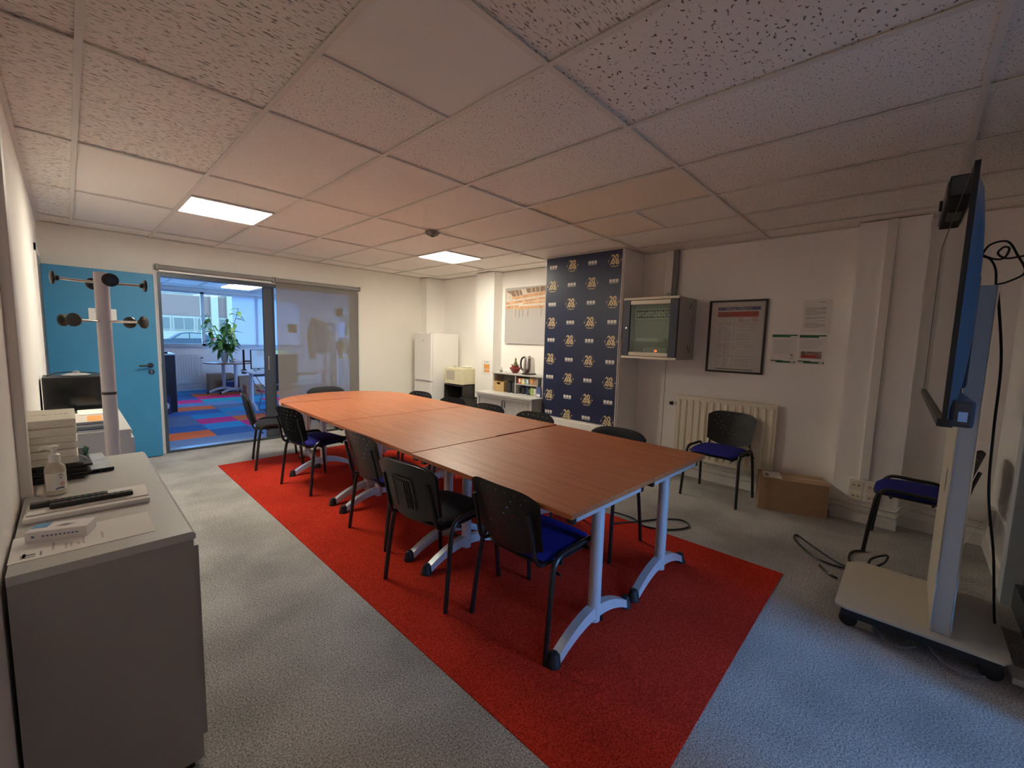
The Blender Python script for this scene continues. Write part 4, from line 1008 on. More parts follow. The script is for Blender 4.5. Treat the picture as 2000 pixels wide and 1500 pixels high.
# ------------------------------------------------------------------ radiator, pipes, box, sockets
t = thing('radiator', 'cream ribbed panel radiator under the framed notice', 'radiator', (4.53, 1.35, .2))
obj('panel', B(4.535, 4.58, .874, 1.832, .210, .886, bev=.006), radm, t)
fl = to_mesh('flute', lathe(nb(), [(.001, -.31), (.019, -.29), (.019, .29), (.001, .31)], (0, 0, 0), 12), radm, True)
for k in range(14): inst('flute', fl, t, (4.535, .908+k*.0684, .548), (0, 0, 0), (.8, 1, 1))
obj('top_grille', B(4.54, 4.59, .876, 1.83, .884, .891), radm, t)
vv = obj('valve', tube(nb(), [(4.55, 1.82, .79), (4.55, 1.866, .79)], .014, 10), chrome_m, t, True)
obj('valve_head', tube(nb(), [(4.55, 1.864, .79), (4.55, 1.88, .79), (4.55, 1.91, .79)], [.012, .022, .018], 14), rubber, vv, True)
for y in (1.1, 1.6): obj('wall_bracket', B(4.58, 4.592, y, y+.03, .3, .8), radm, t)
for z, lab in ((.155, 'upper heating pipe running along the right wall skirting'), (.105, 'lower heating pipe running along the right wall skirting')):
    pts = [(4.585, 2.30, z), (4.585, .45, z), (4.57, .425, z), (4.455-.02, .41, z), (4.43, .39, z), (4.43, 0, z), (4.43, -.02, z+.0), (4.43, -.045, z+.05), (4.43, -.07, z+.055), (4.585, -.10, z+.055), (4.585, -.50, z+.03)]
    one('heating_pipe', tube(nb(), pts, .0085, 10), pipe_m, lab, 'pipe', 'heating pipes', True, base=(4.58, 1.0, z))
    o = C.objects[-1]
    for y in (1.95, .20): obj('pipe_clip', B((4.57 if y > .4 else 4.42), (4.61 if y > .4 else 4.455), y, y+.012, z-.012, z+.012), pipe_m, o)
t = thing('carton_box', 'closed brown cardboard box on the floor by the right wall', 'box', (4.36, .65, 0), R(0))
poly = [(4.155, .885), (4.305, .40), (4.563, .48), (4.413, .965)]
obj('carton', prism(nb(), poly, 0, .285), cardb, t)
obj('tape', prism(nb(), [(4.265, .919), (4.415, .434), (4.453, .446), (4.303, .931)], .285, .2855), mat('parcel_tape', (.50, .38, .25), .3), t)
def onbox(a, b): return (4.155+.150*a+.258*b, .885-.485*a+.08*b)
obj('label', prism(nb(), [onbox(.06, .15), onbox(.34, .15), onbox(.34, .9), onbox(.06, .9)], .2852, .2858), paper_m, t)
obj('printed_text', prism(nb(), [onbox(.09, .25), onbox(.15, .25), onbox(.15, .6), onbox(.09, .6)], .2858, .2861), ink_m, t)
obj('flap_seam', prism(nb(), [onbox(.36, .495), onbox(1, .495), onbox(1, .505), onbox(.36, .505)], .2855, .286), ink_m, t)
t = thing('socket_block', 'cream wall socket block with four outlets on the pilaster', 'socket', (4.445, .186, .185))
obj('plate', B(4.432, 4.455, .084, .290, .185, .364, bev=.004), trim_m, t)
for y, z in ((.238, .315), (.238, .225), (.135, .225), (.135, .315)):
    s = obj('outlet', B(4.429, 4.433, y-.040, y+.040, z-.032, z+.032, bev=.002), cream_m, t)
    bm = nb()
    for dy in (-.016, .016): cyl(bm, (4.4275, y+dy, z), (4.4295, y+dy, z), .0105, 12)
    obj('socket_hole', bm, inklight, s)
    bm = nb()
    for dy in (-.02, -.012, .012, .02): cyl(bm, (4.427, y+dy, z-.003), (4.428, y+dy, z-.003), .003, 8)
    obj('pin_hole', bm, rubber, s)
t = thing('corner_socket', 'small white socket and cord low in the front right corner', 'socket', (4.50, YF+.02, .2))
obj('plate', B(4.30, 4.40, YF, YF+.03, .24, .36, bev=.004), trim_m, t)
obj('cord', tube(nb(), cat([(4.35, YF+.03, .28), (4.40, YF+.06, .20), (4.46, YF+.08, .13), (4.44, YF+.12, .03), (4.3, YF+.2, .008)], 6), .004, 6), trim_m, t, True)

# ------------------------------------------------------------------ TV on a rolling stand
t = thing('tv_stand', 'cream and grey rolling TV stand with a wide flat column', 'stand', (2.98, -.13, 0))
bm = nb(); poly = [(2.655, -.40), (2.655, .165), (3.235, .180), (3.30, .12), (3.30, -.40)]
obj('base_plate', prism(nb(), [(2.65, -.405), (2.65, .13), (2.67, .178), (3.235, .178), (3.305, .12), (3.305, -.36), (3.25, -.43), (2.69, -.43)], .112, .124), creamcol, t)
obj('under_frame', B(2.662, 3.29, -.40, .15, .072, .112), blackp, t)
cl = obj('column', B(2.72, 3.28, -.243, -.178, .124, 1.722), creamcol, t)
obj('side_cover', B(2.714, 2.722, -.241, -.180, .124, 1.722, bev=.001, seg=1), greycol, cl)
obj('edge_trim', box(box(nb(), 2.710, 2.722, -.246, -.241, .124, 1.722), 2.710, 2.722, -.180, -.1765, .124, 1.722), chrome_m, cl)
obj('cable_slot', prism(nb(), [(2.90, .78), (2.95, .74), (2.95, .84), (2.90, .88)], -.1781, -.1775, ax='y'), blackp, cl)
for x, y in ((2.72, .12), (3.24, .12), (2.72, -.38), (3.24, -.38)):
    c = obj('caster', cyl(nb(), (x-.015, y, .038), (x+.015, y, .038), .038, 18), rubber, t, True)
    obj('caster_fork', B(x-.02, x+.02, y-.018, y+.018, .05, .112), blackp, c)
obj('tv_mount', B(2.75, 3.25, -.176, -.150, 1.35, 1.70), blackp, t)
rz = math.atan2(.023, 1.66)
t = thing('television', 'large wall-size flat television seen edge-on above the rolling stand', 'television', (3.0, -.089, 1.16), rz)
obj('screen', B(-.822, .822, -.006, 0, .03, .915), screen_m, t, world=False)
bm = nb(); box(bm, -.83, .83, -.014, .001, .915, .93); box(bm, -.83, -.822, -.014, .0012, .0, .93); box(bm, .822, .83, -.014, .0012, .0, .93)
obj('bezel', bm, blackp, t, world=False)
obj('pen_tray', B(-.83, .83, -.030, .012, 0, .03, bev=.003), blackp, t, world=False)
def bulge(x0, x1, z0, z1, d, nx=16, nz=14, y0=-.03):
    bm = nb(); g = []
    for j in range(nz+1):
        row = []
        for i in range(nx+1):
            u = -1+2*i/nx; v = -1+2*j/nz
            k = (1-abs(u)**4)*(1-abs(v)**3.0)
            row.append(bm.verts.new((x0+(x1-x0)*(u+1)/2, y0-d*max(0, k)**.55, z0+(z1-z0)*(v+1)/2)))
        g.append(row)
    for j in range(nz):
        for i in range(nx): bm.faces.new((g[j][i], g[j][i+1], g[j+1][i+1], g[j+1][i]))
    lo = [g[0][i] for i in range(nx+1)]
    bm.faces.new([g[0][0], g[nz][0], g[nz][nx], g[0][nx]][::1]) if False else None
    return bm
obj('back_panel', bulge(-.829, .829, .0, .93, .066, y0=-.013), tvback, t, True, world=False)
hb = obj('housing', B(-.80, .60, -.085, -.02, .0, .10, bev=.012), tvback, t, world=False)
obj('housing', B(-.40, .40, -.088, -.05, .12, .60, bev=.015), tvback, t, world=False)
obj('sticker', B(-.801, -.8005, -.066, -.042, .022, .058), bluesticker, hb, world=False)
obj('sticker', B(-.74, -.66, -.0858, -.085, .03, .07), bluesticker, hb, world=False)
t = thing('video_bar', 'black video conferencing bar sitting on top of the television', 'camera', (3.0, -.085, 2.09), rz)
obj('body', B(-.33, .33, -.035, .035, .012, .105, bev=.008), blackfab, t, world=False)
obj('front_grille', B(-.30, .30, .035, .040, .025, .09, bev=.002), mat('grey_mesh', (.10, .10, .10), .4), t, world=False)
obj('lens', cyl(nb(), (0, .036, .06), (0, .052, .06), .026, 20), screen_m, t, True, world=False)
obj('end_plate', B(-.334, -.330, -.03, .03, .02, .098), mat('dark_plate', (.06, .06, .06), .3), t, world=False)
obj('foot', B(-.1, .1, -.06, .02, 0, .014), blackp, t, world=False)
def cable(name, pts, r, m, lab, grp=None, n=8):
    return one(name, tube(nb(), cat(pts, n), r, 7), m, lab, 'cable', grp, True, base=pts[0])
cable('cable', [(2.80, -.19, 1.86), (2.79, -.215, 1.84), (2.75, -.23, 1.79), (2.73, -.235, 1.725)], .004, blackm, 'short black cable dropping from the television into the column top', 'black cables at the television')
cable('cable', [(2.78, -.185, 1.86), (2.76, -.205, 1.90), (2.72, -.25, 1.90), (2.70, -.28, 1.84), (2.72, -.31, 1.77), (2.72, -.27, 1.735), (2.725, -.235, 1.724)], .004, blackm, 'black cable arching out right from the television to the column', 'black cables at the television')
cable('cable', [(2.76, -.185, 1.86), (2.74, -.22, 1.835), (2.70, -.245, 1.83), (2.69, -.255, 1.865), (2.70, -.24, 1.875), (2.69, -.225, 1.85), (2.68, -.25, 1.825), (2.68, -.30, 1.83), (2.70, -.36, 1.835), (2.74, -.46, 1.84)], .004, blackm, 'coiled black cable leaving the television towards the window wall', 'black cables at the television')
cable('cable', [(2.74, -.19, 1.86-.2), (2.735, -.175, 1.60), (2.73, -.19, 1.50)], .004, blackm, 'short black loop between television back and column', 'black cables at the television')
cable('cable', [(2.80, -.25, 1.70), (2.82, -.29, 1.4), (2.80, -.295, 1.1), (2.82, -.31, .8), (2.90, -.36, .5), (3.0, -.40, .2), (3.05, -.43, .02), (3.1, -.46, .008)], .005, blackm, 'long black power cable hanging behind the TV stand column', 'black cables at the television')
cable('floor_cable', [(3.27, .05, .10), (3.45, .22, .008), (3.62, .40, .008), (3.75, .52, .008), (3.62, .50, .008), (3.42, .33, .008), (3.40, .14, .02), (3.52, .02, .06), (3.62, .0, .09), (3.56, .08, .05), (3.40, .06, .01), (3.36, -.05, .008), (3.60, -.12, .008)], .007, blackm, 'black cable loops on the floor behind the TV stand base')
cable('floor_cable', [(3.81, .12, .008), (3.74, .18, .008), (3.60, .19, .008), (3.45, .15, .008), (3.33, .06, .008), (3.28, -.05, .008)], .007, blackm, 'black cable from the chair foot to the TV stand base')
cable('floor_cable', [(3.33, .32, .008), (3.24, .26, .008), (3.22, .215, .006)], .008, blackm, 'short black plug end poking out at the stand base corner')
cable('floor_cable', [(3.45, -.24, .008), (3.35, -.28, .008), (3.36, -.34, .008), (3.22, -.40, .01), (3.15, -.425, .01), (3.12, -.44, .008), (2.95, -.46, .008), (2.80, -.48, .008)], .005, white_m, 'white cable wriggling on the floor by the glazed door')
cable('floor_cable', [(2.75, .02, .06), (2.68, -.02, .02), (2.66, -.08, .012), (2.70, -.14, .03)], .004, ink_m, 'thin grey cable drooping under the TV stand base')
cable('floor_cable', [(2.72, -.16, .07), (2.66, -.22, .03), (2.64, -.30, .012), (2.66, -.36, .03)], .004, ink_m, 'second thin grey cable drooping under the stand near the door')
cable('floor_cable', [(2.86, 1.62, .012), (3.05, 1.50, .008), (3.25, 1.38, .008), (3.36, 1.25, .008), (3.28, 1.16, .008), (3.12, 1.24, .008), (3.02, 1.40, .012), (3.10, 1.55, .008), (3.02, 1.70, .04)], .006, blackm, 'black cable looped on the floor on the radiator side of the table')
one('adapter', B(2.74, 2.86, -.512, -.445, 0, .03, bev=.006), white_m, 'white power adapter on the floor at the glazed door', 'adapter', base=(2.80, -.478, 0))

# ------------------------------------------------------------------ office beyond the partition
OY0, OY1, OX0, OX1 = YB+.12, 12.74, -.9, 6.2
fo = struct('floor_office', B(OX0, OX1, YB+.02, OY1, -.12, -.006), asphalt)
special = {(1, 0): 'o', (0, 0): 'o', (2, 2): 'p', (3, 2): 'o', (4, 2): 'p', (3, 1): 'p', (1, 5): 'o', (2, 5): 'o', (5, 4): 'p', (1, 7): 'p', (2, 7): 'p', (3, 8): 'p', (4, 8): 'p', (3, 9): 'o', (4, 9): 'o', (5, 6): 'p', (6, 3): 'p', (6, 5): 'o', (7, 2): 'p', (5, 1): 'o', (6, 8): 'o'}
tm = {}
orr = random.Random(11)
for j in range(-1, 12):
    for i in range(-2, 12):
        x0 = .36+.5*i; y0 = 6.95+.5*j; x1 = min(x0+.5, OX1); y1 = min(y0+.5, OY1); x0 = max(x0, OX0); y0 = max(y0, YB+.03)
        if x1-x0 < .05 or y1-y0 < .05: continue
        k = special.get((i, j)) or orr.choice('aabbccdeee')
        key = (k, round(x1-x0, 2), round(y1-y0, 2))
        if key not in tm: w, d = x1-x0, y1-y0; tm[key] = to_mesh('carpet_tile', B(-w/2+.001, w/2-.001, -d/2+.001, d/2-.001, -.006, 0), office_m[k])
        inst('carpet_tile', tm[key], fo, ((x0+x1)/2, (y0+y1)/2, 0))
WX0, WX1, WZ0, WZ1 = 1.2, 4.6, 1.09, 2.40
wo = nb(); box(wo, OX0-.1, WX0, OY1, OY1+.25, 0, H+.1); box(wo, WX1, OX1+.1, OY1, OY1+.25, 0, H+.1); box(wo, WX0, WX1, OY1, OY1+.25, 0, WZ0); box(wo, WX0, WX1, OY1, OY1+.25, WZ1, H+.1)
struct('wall_office_back', wo, wall_m)
struct('wall_office_left', B(OX0-.1, OX0, YB+.12, OY1, 0, H+.1), wall_m)
struct('wall_office_right', B(OX1, OX1+.1, YB+.12, OY1, 0, H+.1), wall_m)
co = struct('ceiling_office', B(OX0-.1, OX1+.1, YB+.12, OY1+.25, H+.02, H+.1), trim_m)
for x in [OX0+.6*i for i in range(1, 12)]: obj('grid_bar', B(x-.01, x+.01, YB+.12, OY1, H+.012, H+.02), tilegrey, co)
for y in (7.2, 8.4, 9.6, 10.8, 12.0): obj('grid_bar', B(OX0, OX1, y-.01, y+.01, H+.012, H+.02), tilegrey, co)
for x, y, lab in ((2.49, 10.55, 'white LED ceiling panel in the office beyond the doorway'), (4.3, 8.2, 'LED ceiling panel in the office, seen through the grey blind')):  # second panel is unseen, added to light the things behind the blind
    t = thing('ceiling_light', lab, 'light', (x+.28, y+.58, H))
    obj('diffuser', B(x, x+.55, y, y+1.15, H, H+.01), led_off, t); obj('frame', box(box(nb(), x-.012, x, y-.012, y+1.162, H, H+.012), x+.55, x+.562, y-.012, y+1.162, H, H+.012), white_m, t)
w2 = struct('window_2', nb(), anthr); bm = nb()
alu = mat('pale_alu', (.55, .62, .68), .4)
for x0, x1 in ((WX0, WX0+.05), (2.28, 2.35), (3.44, 3.50), (WX1-.05, WX1)): box(bm, x0, x1, OY1+.03, OY1+.09, WZ0, WZ1)
box(bm, WX0, WX1, OY1+.03, OY1+.09, WZ0, WZ0+.05); box(bm, WX0, WX1, OY1+.03, OY1+.09, WZ1-.05, WZ1)
obj('window_frame', bm, alu, w2); obj('window_sill', B(WX0, WX1, OY1-.04, OY1+.03, WZ0-.03, WZ0), alu, w2)
for x0, x1 in ((WX0+.05, 2.28), (2.35, 3.44), (3.50, WX1-.05)): obj('pane', B(x0, x1, OY1+.055, OY1+.062, WZ0+.05, WZ1-.05), glass_m, w2)
t = thing('window_blind', 'white fabric blind covering the right half of the office window', 'blind', (3.7, OY1+.01, 2.35))
obj('fabric', B(2.93, 4.58, OY1+.012, OY1+.014, WZ0+.005, 2.36), whiteblind, t); obj('tube', cyl(nb(), (2.92, OY1+.012, 2.37), (4.59, OY1+.012, 2.37), .018, 14), white_m, t, True)
t = thing('radiator', 'white office radiator under the far window', 'radiator', (1.8, OY1-.06, .18))
obj('panel', B(1.40, 2.16, OY1-.10, OY1-.04, .19, .885, bev=.006), white_m, t)
fo_me = to_mesh('flute', lathe(nb(), [(.001, -.31), (.012, -.30), (.012, .30), (.001, .31)], (0, 0, 0), 8), white_m, True)
for k in range(15): inst('flute', fo_me, t, (1.425+k*.0505, OY1-.10, .54), (0, 0, 0), (1, .6, 1))
obj('supply_pipe', tube(nb(), [(2.16, OY1-.07, .80), (2.215, OY1-.07, .80), (2.225, OY1-.07, .78), (2.225, OY1-.07, .12), (2.2, OY1-.07, .09), (1.2, OY1-.07, .09)], .010, 8), white_m, t, True)
obj('valve', cyl(nb(), (2.21, OY1-.07, .80), (2.26, OY1-.07, .80), .018, 10), ink_m, t, True)

# office round table with plant
t = thing('office_table', 'oval dark wood office table by the window on grey arched feet', 'table', (2.62, 11.75, 0))
obj('tabletop', prism(nb(), [(2.64+.56*math.cos(2*PI*k/36), 11.72+.56*math.sin(2*PI*k/36)) for k in range(36)], .715, .74), otable_m, t)
for x, y in ((2.50, 11.86), (2.68, 11.58)):
    g = obj('leg', cyl(nb(), (x, y, .09), (x, y, .715), .036, 14), steel_m, t, True)
    obj('foot', foot_arch(nb(), x, y, .30), steel_m, g, True)
    for e in (-1, 1): obj('foot_cap', lathe(nb(), [(.036, 0), (.034, .02), (.02, .06)], (x+e*.31, y, 0), 10), rubber, g, True)
t = thing('potted_plant', 'bushy green leafy plant in a glass vase on the office table', 'plant', (2.50, 11.70, .74))
vx, vy = 2.50, 11.70
obj('vase', lathe(nb(), [(.05, .741), (.055, .75), (.085, .93), (.095, .965), (.085, .96), (.05, .76)], (vx, vy, 0), 18, cap=False), mat('frosted_vase', (.65, .68, .70), .15, alpha=.8), t, True)
pr_ = random.Random(2)
lm = nb(); n = 7; cv = []
for k in range(n+1):
    s = k/n; w = .030*math.sin(PI*s**.8)**.9*(1.15-.3*s); cv.append(((0, s*.15, -.06*s*s+.004), w))
L0 = [lm.verts.new((-w, p[1], p[2]+w*.35)) for p, w in cv]; Cc = [lm.verts.new(p) for p, w in cv]; R0 = [lm.verts.new((w, p[1], p[2]+w*.35)) for p, w in cv]
for k in range(n): lm.faces.new((L0[k], Cc[k], Cc[k+1], L0[k+1])); lm.faces.new((Cc[k], R0[k], R0[k+1], Cc[k+1]))
leafme = to_mesh('leaf', lm, leaf_m, True)
for s in range(11):
    a = 2*PI*s*.382+pr_.uniform(-.3, .3); sp = pr_.uniform(.12, .36); hgt = pr_.uniform(1.2, 1.75) if s > 3 else 1.98-.12*s
    top = Vector((vx+sp*math.cos(a), vy+sp*math.sin(a), hgt)); basep = Vector((vx, vy, .78))
    mid = basep.lerp(top, .5)+Vector((0, 0, .06))
    path = cat([basep, mid, top], 6)
    st = obj('stem', tube(nb(), path, .006, 5), stem_m, t, True)
    for q in range(14):
        f = .40+.60*q/13; p = path[min(len(path)-1, int(f*(len(path)-1)))]
        az = pr_.uniform(0, 2*PI); sc = pr_.uniform(1.0, 1.6)
        inst('leaf', leafme, t, p, (pr_.uniform(-.9, .35), pr_.uniform(-.3, .3), az), (sc, sc, sc))
t = thing('cup', 'small pink cup on the office table beside the plant', 'cup', (2.66, 11.60, .74)); obj('body', lathe(nb(), [(.03, .741), (.038, .82), (.034, .82), (.027, .75)], (2.66, 11.60, 0), 14, cap=False), mat('pink_ceramic', (.55, .30, .28), .4), t, True); obj('sleeve', lathe(nb(), [(.0345, .765), (.0375, .80)], (2.66, 11.60, 0), 14, cap=False), paper_m, t, True)
t = thing('water_glass', 'clear tumbler on the office table beside the plant', 'glass', (2.58, 11.52, .74)); obj('body', lathe(nb(), [(.028, .741), (.033, .84), (.031, .84), (.026, .75)], (2.58, 11.52, 0), 14, cap=False), glass_m, t, True); obj('water', lathe(nb(), [(.026, .75), (.029, .80)], (2.58, 11.52, 0), 14), gel_m, t, True)
def carton(x0, x1, y0, y1, h, lab, m=None):
    t = thing('carton_box', lab, 'box', ((x0+x1)/2, (y0+y1)/2, 0), 0, 'cartons under the office furniture')
    obj('carton', B(x0, x1, y0, y1, 0.001, h, bev=.003, seg=1), m or cardb, t); obj('tape', B(x0, x1, (y0+y1)/2-.02, (y0+y1)/2+.02, h, h+.001), MATS['parcel_tape'], t)
carton(2.30, 2.80, 12.25, 12.62, .42, 'tall brown carton under the far side of the oval office table')
carton(2.85, 3.15, 12.0, 12.35, .36, 'brown carton behind the oval office table, window side')
carton(2.78, 3.15, 11.15, 11.45, .22, 'low brown carton with white flap near the office desk')
t = thing('waste_bin', 'small dark blue waste bin under the office table', 'bin', (2.62, 12.12, 0)); obj('body', lathe(nb(), [(.10, .001), (.13, .28), (.12, .28), (.09, .02)], (2.62, 12.10, 0), 16, cap=False), navybox, t, True); obj('bag', lathe(nb(), [(.131, .24), (.134, .285), (.125, .285)], (2.62, 12.10, 0), 16, cap=False), ink_m, t, True)
# office desk with monitors
t = thing('office_desk', 'white-topped office desk with grey legs just inside the office', 'desk', (2.75, 9.0, 0))
obj('desktop', B(2.24, 3.75, 8.58, 9.36, .70, .725, bev=.003), white_m, t)
for x, y in ((2.32, 8.97), (3.65, 8.97)):
    g = obj('leg', cyl(nb(), (x, y, .05), (x, y, .70), .035, 14), steel_m, t, True); obj('foot', foot_arch(nb(), x, y, .30, axis='y'), steel_m, g, True)
obj('cable_tray', B(2.4, 3.6, 9.18, 9.30, .60, .64), ink_m, t)
obj('under_cable', tube(nb(), cat([(2.36, 9.1, .69), (2.42, 9.12, .45), (2.52, 9.1, .30), (2.46, 9.0, .12), (2.42, 8.9, .01), (2.50, 8.8, .01), (2.60, 8.95, .02), (2.70, 9.15, .25), (2.68, 9.2, .62)], 6), .006, 6), blackm, t, True)
obj('under_cable', tube(nb(), cat([(2.40, 9.1, .69), (2.50, 9.12, .50), (2.64, 9.1, .30), (2.75, 9.1, .16)], 6), .006, 6), blackm, t, True)
obj('power_strip', B(2.50, 2.56, 9.05, 9.35, .30, .34), red_m, t)
for x, y, rzv, lab in ((2.50, 9.10, .25, 'dark tilted monitor on the office desk, nearest the doorway opening'), (2.88, 9.20, .1, 'pale green lit monitor on the office desk, beside the door frame')):
    t = thing('monitor', lab, 'monitor', (x, y, .725), rzv, 'office desk monitors')
    sc_ = mat('screen_dim_'+str(int(x*100)), (.03, .05, .08), .15, emit=((.16, .24, .36) if x < 2.6 else (.30, .52, .50)), es=.7)
    bm = B(-.16, .16, -.015, .015, .03, .40, bev=.003); pn = obj('panel', bm, blackp, t, world=False)
    obj('screen', B(-.15, .15, -.0165, -.0150, .045, .39), sc_, pn, world=False); obj('stand', lathe(nb(), [(.09, .0005), (.09, .008), (.015, .012), (.015, .06)], (0, .03, 0), 14), blackp, t, True, world=False)
t = thing('screen_holder', 'black screen holder pole clamped to the office desk edge', 'screen holder', (2.27, 9.25, .725)); obj('pole', cyl(nb(), (2.28, 9.25, .725), (2.28, 9.25, 1.12), .017, 12), blackp, t, True); obj('arm', tube(nb(), [(2.28, 9.25, .90), (2.40, 9.22, .90), (2.48, 9.14, .92)], .014, 8), blackp, t, True); obj('clamp', B(2.245, 2.31, 9.21, 9.29, .66, .745), blackp, t)
one('paper_heap', prism(nb(), [(2.34, 8.68), (2.85, 8.66), (2.88, 8.9), (2.60, 8.95), (2.36, 8.88)], .7255, .75), paper_m, 'heap of white papers on the office desk', 'papers', base=(2.6, 8.8, .725))
t = thing('snack_bag', 'red and white plastic bag hanging at the office desk front', 'bag', (2.72, 8.60, .60)); obj('bag', lathe(nb(), [(.03, .56), (.10, .59), (.11, .66), (.06, .724)], (2.72, 8.52, 0), 9), paper_m, t, True); obj('red_print', lathe(nb(), [(.09, .585), (.112, .62), (.1125, .64)], (2.72, 8.52, 0), 9, cap=False), red_m, t, True)
# dark cabinet and blue box left of the office doorway
t = thing('black_cabinet', 'tall black cabinet just inside the office, left of the doorway view', 'cabinet', (.95, 9.8, 0)); obj('body', B(.62, 1.285, 9.46, 10.3, 0, 1.01, bev=.004), mat('blue_black', (.012, .013, .022), .4), t); obj('top', B(.61, 1.30, 9.45, 10.31, 1.01, 1.035, bev=.003), alu, t)
one('office_phone', box(box(nb(), 1.06, 1.20, 9.55, 9.75, 1.0355, 1.07, bev=.008), 1.07, 1.11, 9.56, 9.74, 1.07, 1.10, bev=.008), blackp, 'black desk phone on the black office cabinet', 'phone', base=(1.13, 9.65, 1.0355))
t = thing('blue_box', 'navy box with a white round mark at the foot of the black cabinet', 'box', (1.06, 9.33, 0)); obj('carton', B(.86, 1.165, 9.22, 9.44, .001, .31, bev=.003, seg=1), navybox, t); obj('round_mark', cyl(nb(), (1.07, 9.2195, .15), (1.07, 9.2185, .15), .075, 24), paper_m, t); me = text_mesh('eco', .05, .0003); me.transform(Matrix.Rotation(PI/2, 4, 'X')); me.materials.append(bluink); inst('round_mark_lettering', me, t, (1.07, 9.2178, .15))
# things seen through the lowered blind
t = thing('office_coat_stand', 'office coat stand with a brown jacket, seen through the grey blind', 'coat stand', (3.50, 8.5, 0))
obj('base', lathe(nb(), [(.17, 0), (.17, .012), (.03, .04)], (3.50, 8.5, 0), 20), ink_m, t, True); obj('pole', cyl(nb(), (3.50, 8.5, .03), (3.50, 8.5, 1.72), .024, 14), greycab_m, t, True)
for z in (1.66, 1.46):
    for k in range(4):
        a = R(20+90*k); o = obj('hook_arm', tube(nb(), [(3.50, 8.5, z), (3.50+.15*math.cos(a), 8.5+.15*math.sin(a), z)], .008, 6), chrome_m, t, True); obj('hook_knob', lathe(nb(), [(.01, -.025), (.026, 0), (.01, .025)], (3.50+.16*math.cos(a), 8.5+.16*math.sin(a), z), 10), blackp, o, True)
t = thing('jacket', 'brown jacket hanging on the office coat stand behind the blind', 'jacket', (3.36, 8.42, 1.05))
bm = nb(); rings = []
for z, w, d in ((1.70, .07, .05), (1.67, .15, .07), (1.55, .18, .09), (1.35, .19, .10), (1.20, .20, .11), (1.08, .19, .10)):
    rings.append([bm.verts.new((3.38+w*math.cos(2*PI*k/16)*(1+.06*math.sin(3*k)), 8.42+d*math.sin(2*PI*k/16), z)) for k in range(16)])
for i in range(5):
    for k in range(16): bm.faces.new((rings[i][k], rings[i][(k+1) % 16], rings[i+1][(k+1) % 16], rings[i+1][k]))
bm.faces.new(rings[0]); bm.faces.new(rings[-1][::-1])
obj('body', bm, jacket, t, True)
obj('sleeve', tube(nb(), cat([(3.24, 8.40, 1.63), (3.18, 8.38, 1.45), (3.19, 8.37, 1.2), (3.22, 8.37, .98)], 5), .06, 10), jacket, t, True); obj('hood', lathe(nb(), [(.02, 1.62), (.09, 1.66), (.10, 1.72), (.04, 1.76)], (3.28, 8.40, 0), 12), mat('jacket_orange', (.45, .20, .10), .9), t, True)
t = thing('office_bookcase', 'tall white bookcase seen through the right side of the grey blind', 'bookcase', (3.98, 8.5, 0))
for x in (3.64, 4.34): obj('side_panel', B(x, x+.02, 8.3, 8.65, 0, 1.88), white_m, t)
for z in (.05, .50, .95, 1.40, 1.86): obj('shelf', B(3.66, 4.34, 8.3, 8.65, z, z+.02), white_m, t)
obj('back_panel', B(3.66, 4.34, 8.63, 8.65, .05, 1.86), greycab_dark, t)
for k, (x, z, h_, m, lab) in enumerate(((3.72, 1.42, .28, bluesticker, 'pale blue binder on the upper bookcase shelf'), (3.90, 1.42, .14, greenmug, 'green box file on the upper bookcase shelf'), (4.12, 1.42, .30, yellownote, 'yellow binder on the upper bookcase shelf'), (3.78, .97, .30, cardb, 'brown binder on the middle bookcase shelf'), (4.0, .97, .28, ink_m, 'grey binder on the middle bookcase shelf'))):
    t = thing('binder', lab, 'binder', (x, 8.45, z)); obj('cover', B(x, x+.12, 8.36, 8.60, z, z+h_), m, t); obj('spine_label', B(x+.02, x+.10, 8.3592, 8.36, z+.05, z+.10), paper_m, t)
t = thing('desk_chair', 'dark office swivel chair seen faintly through the grey blind', 'chair', (2.62, 8.25, 0)); obj('seat', B(2.40, 2.84, 8.05, 8.47, .44, .51, bev=.02), blackfab, t); obj('backrest', B(2.42, 2.82, 8.02, 8.07, .56, 1.08, bev=.02), blackfab, t); obj('column', cyl(nb(), (2.62, 8.26, .08), (2.62, 8.26, .44), .03, 12), blackp, t, True)
for k in range(5): a = 2*PI*k/5; obj('base_spoke', tube(nb(), [(2.62, 8.26, .09), (2.62+.29*math.cos(a), 8.26+.29*math.sin(a), .05)], .018, 6), blackp, t, True)
for x, z, lab in ((2.76, 1.72, 'upper yellow sticky note on the partition glass'), (2.77, 1.22, 'lower yellow sticky note on the partition glass'), (2.10, 1.45, 'left yellow sticky note on the partition glass')):
    t = one('sticky_note', B(x, x+.12, YB+.0425, YB+.0440, z, z+.12), yellownote, lab, 'note', 'sticky notes on the partition glass', base=(x+.06, YB+.043, z))

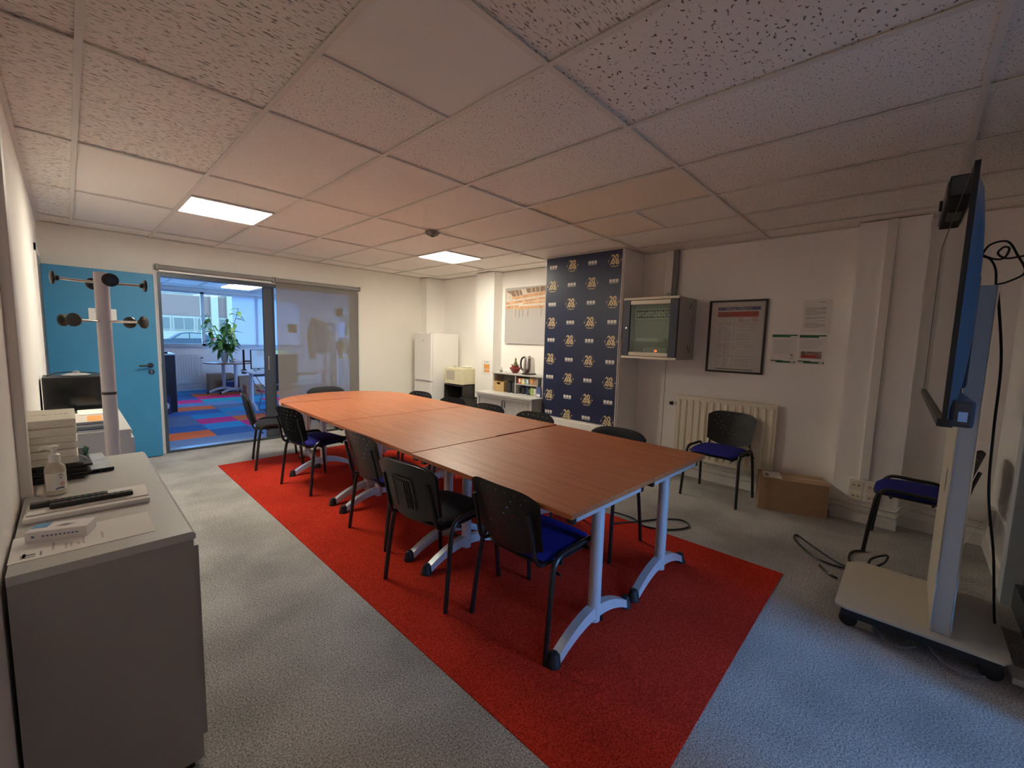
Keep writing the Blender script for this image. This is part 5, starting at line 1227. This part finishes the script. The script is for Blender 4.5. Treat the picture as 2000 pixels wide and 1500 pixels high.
# ------------------------------------------------------------------ outside the office window
struct('ground', B(-80, 90, 13.2, 120, -.25, -.2), asphalt)
struct('ground_front', B(-30, 30, -40, YF-.2, -.25, -.13), mat('dark_paving', (.07, .07, .07), .9))
t = thing('office_building', 'pale office building with brown band across the street', 'building', (20, 62, 0))
obj('wall', B(-8, 36, 62, 70, -.2, 10), bldwhite, t)
obj('brown_band', B(-8, 36, 61.9, 62, 3.3, 5.6), bldbrown, t)
obj('white_column', B(12.0, 12.7, 61.5, 62, -.2, 10), bldwhite, t); obj('white_column', B(13.6, 14.5, 61.5, 62, -.2, 10), bldwhite, t)
for z0, z1 in ((1.6, 3.1), (5.8, 7.3)):
    for k in range(18):
        x0 = -7+2.2*k
        w = obj('window', B(x0, x0+2.0, 61.88, 61.95, z0, z1), bldwhite, t); obj('pane', B(x0+.1, x0+.95, 61.84, 61.88, z0+.1, z1-.1), winbl, w); obj('pane', B(x0+1.05, x0+1.9, 61.84, 61.88, z0+.1, z1-.1), winbl, w)
t = thing('car', 'dark blue hatchback parked outside the office window', 'car', (7.0, 46, -.2))
prof = [(-2.0, .35), (-2.05, .75), (-1.75, .92), (-1.05, 1.0), (-.35, 1.50), (.2, 1.58), (1.2, 1.56), (1.75, 1.15), (1.95, 1.0), (2.0, .55), (1.95, .35)]
bm = nb(); prism(bm, [(7.0+a, b-.2) for a, b in prof], 45.2, 46.9, ax='y'); bmesh.ops.bevel(bm, geom=bm.edges[:], offset=.06, segments=2, affect='EDGES')
obj('body', bm, carblue, t, True)
for pts in ([(-.85, 1.05), (-.28, 1.44), (.15, 1.48), (.15, 1.05)], [(.22, 1.05), (.22, 1.49), (1.1, 1.46), (1.35, 1.08)]): obj('window', prism(nb(), [(7.0+a, b-.2) for a, b in pts], 45.17, 45.2, ax='y'), mat('car_glass', (.12, .10, .06), .3) if 'car_glass' not in MATS else MATS['car_glass'], t)
for a in (-1.3, 1.3): w = obj('wheel', cyl(nb(), (7.0+a, 45.15, .12), (7.0+a, 45.4, .12), .32, 20), rubber, t, True); obj('hubcap', cyl(nb(), (7.0+a, 45.13, .12), (7.0+a, 45.15, .12), .2, 16), chrome_m, w, True)
obj('tail_lamp', B(8.70, 8.99, 45.13, 45.3, .72, .90, bev=.02), redlamp, t)
